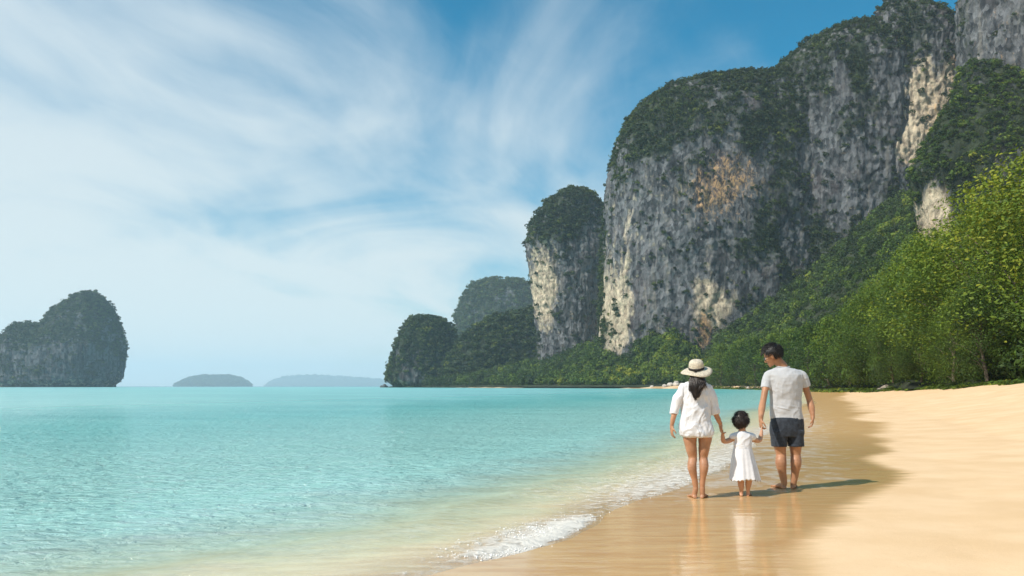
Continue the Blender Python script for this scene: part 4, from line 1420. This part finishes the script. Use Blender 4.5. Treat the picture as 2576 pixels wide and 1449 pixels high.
obj('loose_locks', np_mesh('loose_locks', v, f), M_hair_b, ho, world_verts=False).matrix_parent_inverse = Matrix()
# straw hat, brim dipping at the back and up on the right
HM_h = Euler((math.radians(17), math.radians(-7), 0)).to_matrix()
hatc = CW(366, 288, DW + .025)
def hat_ring(rad, h, wob=0.0, n=48, sx_=1.0, flare=0.0):
    o_ = []
    for k_ in range(n):
        an = 2 * math.pi * k_ / n
        zz = h + wob * (math.sin(2 * an + 0.6) * 0.7 + math.sin(3 * an + 1.9) * 0.35)
        o_.append(tuple(hatc + HM_h @ Vector((rad * sx_ * math.cos(an), rad * math.sin(an) * 1.06, zz))))
    return o_
prof = [(0.172, -0.024, .016), (0.174, -0.020, .016), (0.150, -0.006, .010), (0.120, 0.002, .005), (0.095, 0.004, .001), (0.084, 0.010, 0), (0.083, 0.035, 0), (0.081, 0.065, 0), (0.075, 0.092, 0), (0.058, 0.110, 0), (0.030, 0.118, 0), (0.006, 0.1185, 0)]
V = []
for a, h, wb in prof:
    V += hat_ring(a, h, wb)
inner = [(0.005, 0.112, 0), (0.055, 0.104, 0), (0.077, 0.062, 0), (0.079, 0.012, 0), (0.092, -0.001, .001), (0.120, -0.004, .005), (0.150, -0.012, .010), (0.172, -0.024, .016)]
for a, h, wb in inner:
    V += hat_ring(a, h, wb)
Fq = grid_faces(len(prof) + len(inner), 48, True)
hat = obj('straw_hat', np_mesh('straw_hat', np.array(V), Fq), M_straw, wo_)
V = []
for a, h in ((0.0855, 0.008), (0.087, 0.010), (0.0865, 0.034), (0.084, 0.036)):
    V += hat_ring(a, h)
rib = obj('ribbon', np_mesh('ribbon', np.array(V), grid_faces(4, 48, True)), M_ribbon, hat, world_verts=False)
rib.matrix_parent_inverse = Matrix()
bw = []
def hp_(x, y, z):
    return hatc + HM_h @ Vector((x, y, z))
bw.append(ball(hp_(-.030, -.094, .020), (.012, .009, .011), HM_h, 10))
for dx, dz in ((-.034, .004), (.034, .006)):
    bw.append(ball(hp_(-.030 + dx * .7, -.097, .020 + dz), (.024, .007, .012), HM_h @ Euler((0, -dx * 8, 0)).to_matrix(), 10))
for dx in (-.018, .008):
    bw.append(limb([hp_(-.030, -.097, .016), hp_(-.030 + dx, -.110, -.002), hp_(-.030 + dx * 1.8, -.128, -.010)], [.006, .007, .005], 6, 2))
obj('bow', solid('bow', bw, 0.003, 1), M_ribbon, hat, world_verts=False).matrix_parent_inverse = Matrix()

# ---- child
DC = 9.03
GC = ground_z(*CW(775, 1345, DC)[:2])
ch = empty('person', (CW(775, 1345, DC).x, DC, GC), 'toddler in white dress walking between the two adults', 'person', 'family walking on the beach')
body = []
body.append(ring_loft(rl(DC, [(805, 728, 785, .035), (830, 695, 822, .05), (880, 694, 820, .065), (950, 698, 820, .07), (1040, 690, 832, .08), (1110, 692, 840, .075)])))
Lwr, Rwr = CW(588, 832, DC - .05), CW(920, 812, 9.29)
body.append(limb([CW(690, 858, DC), CW(640, 888, DC + .01), CW(598, 893, DC - .02), CW(590, 865, DC - .04), Lwr], [.034, .031, .027, .025, .019], 12))
body.append(limb([CW(822, 862, DC), CW(868, 884, DC + .08), CW(902, 884, DC + .17), CW(912, 850, DC + .21), Rwr], [.034, .031, .027, .025, .019], 12))
body += hand(Lwr, CW(590, 890, DC + .05), (-1, 0, 0), 0.52, 1.1, reach=(-0.05, -0.3, 1), thumb_to=1)
body += hand(Rwr, CW(905, 890, DC + .2), (1, 0, 0), 0.52, 1.1, reach=(0.02, 0.2, 1), thumb_to=1)
for pts, heel, dx in (([(735, 1110), (738, 1200), (744, 1255), (748, 1300)], (748, 1352), 0.03), ([(808, 1110), (812, 1200), (808, 1250), (804, 1292)], (802, 1348), 0.065)):
    P_ = [CW(x, y, DC) for x, y in pts]
    body.append(limb(P_, [.050, .039, .036, .026]))
    h_ = CW(heel[0], heel[1], DC - .02); h_.z = GC
    body += foot(h_, h_ + Vector((dx, 0.125, 0)), 0.62, P_[-1])
HMc = head_frame(math.radians(-24), math.radians(-4))
hcc = CW(744, 735, DC + .01)
body.append(limb([CW(756, 830, DC), CW(752, 790, DC), CW(748, 765, DC)], [.042, .040, .042]))
body += head_parts(hcc, HMc, 0.83, True)
obj('body', solid('body', body, 0.0040, 2), M_skin_c, ch)
eyes(hcc, HMc, 0.83, ch)
def cline(p):
    return np.where(p[:, 1] > 0.045, p[:, 2] - 0.050, np.where(p[:, 1] > 0.0, p[:, 2] - 0.012, p[:, 2] + 0.046 + 0.0 * p[:, 0]))
hair_cap('hair', hcc, HMc, 0.90, cline, 0.013, 9, 3200, 0.042, M_hair_b, ch, fall=0.12)
dr = [ring_loft(rl(DC, [(808, 722, 795, .045), (822, 690, 828, .062), (850, 682, 836, .074), (900, 684, 832, .080), (962, 682, 836, .084), (980, 684, 836, .086)]), 26)]
dr.append(limb([CW(700, 850, DC), CW(668, 858, DC + .005)], [.046, .040], 12))
dr.append(limb([CW(820, 852, DC), CW(846, 860, DC + .03)], [.046, .040], 12))
dm = solid('dress', dr, 0.005, 3)
wrinkle(dm, folds(16.0, 0.006, (1, 1, 0.9), 71))
dro = obj('dress', dm, M_cotton, ch)
# gathered skirt
n_, rows = 120, 34
V = []
for i in range(rows):
    t = i / (rows - 1)
    cy = 955 + t * 262
    xl_ = np.interp(cy, [955, 965, 1020, 1100, 1217], [684, 679, 671, 662, 653]); xr_ = np.interp(cy, [955, 965, 1020, 1100, 1217], [834, 839, 851, 877, 905])
    l_, r2 = CW(xl_, cy, DC), CW(xr_, cy, DC)
    cxx, hw, hd = (l_.x + r2.x) / 2, (r2.x - l_.x) / 2, 0.088 + 0.062 * t
    for k_ in range(n_):
        an = 2 * math.pi * k_ / n_
        pl = 1 + (0.05 * t ** 0.7 + 0.012) * (math.sin(9 * an + 0.8 * math.sin(2 * an)) + 0.5 * math.sin(17 * an + 2.0 * t + 1)) * 0.75
        hem = 0.010 * math.cos(22 * an) * max(0, t - 0.93) / 0.07
        V.append((cxx + hw * pl * math.cos(an), DC + hd * pl * math.sin(an), l_.z + hem + 0.012 * t * math.sin(3 * an)))
Vn = np.array(V)
inn = Vn.copy(); inn[:, 0] = (inn[:, 0] - Vn[:, 0].mean()) * 0.97 + Vn[:, 0].mean(); inn[:, 1] = (inn[:, 1] - DC) * 0.97 + DC
allv = np.vstack([Vn, inn[::-1]])
sk = np_mesh('skirt', allv, grid_faces(rows * 2, n_, True))
obj('skirt', sk, M_cotton, dro, world_verts=False).matrix_parent_inverse = Matrix()

# ------------------------------------------------------------------ haze over the sea
mh, t = new_mat('haze')
vol = t.n('ShaderNodeVolumePrincipled', ins={'Color': (0.70, 0.90, 1.0, 1), 'Density': 0.00011, 'Anisotropy': 0.15})
out(t, None, vol)
hx, hy0, hy1, zb, zt = 15500.0, -15500.0, 15500.0, -30.0, 420.0
V = np.array([(x, y, z) for z in (zb, zt) for (x, y) in ((-hx, hy0), (hx, hy0), (hx, hy1), (-hx, hy1))])
Fq = np.array([(0, 3, 2, 1), (4, 5, 6, 7), (0, 1, 5, 4), (1, 2, 6, 5), (2, 3, 7, 6), (3, 0, 4, 7)])
hz = obj('haze', np_mesh('haze', V, Fq, False), mh)
tag(hz, 'thin sea haze that pales the far islands', kind='stuff')
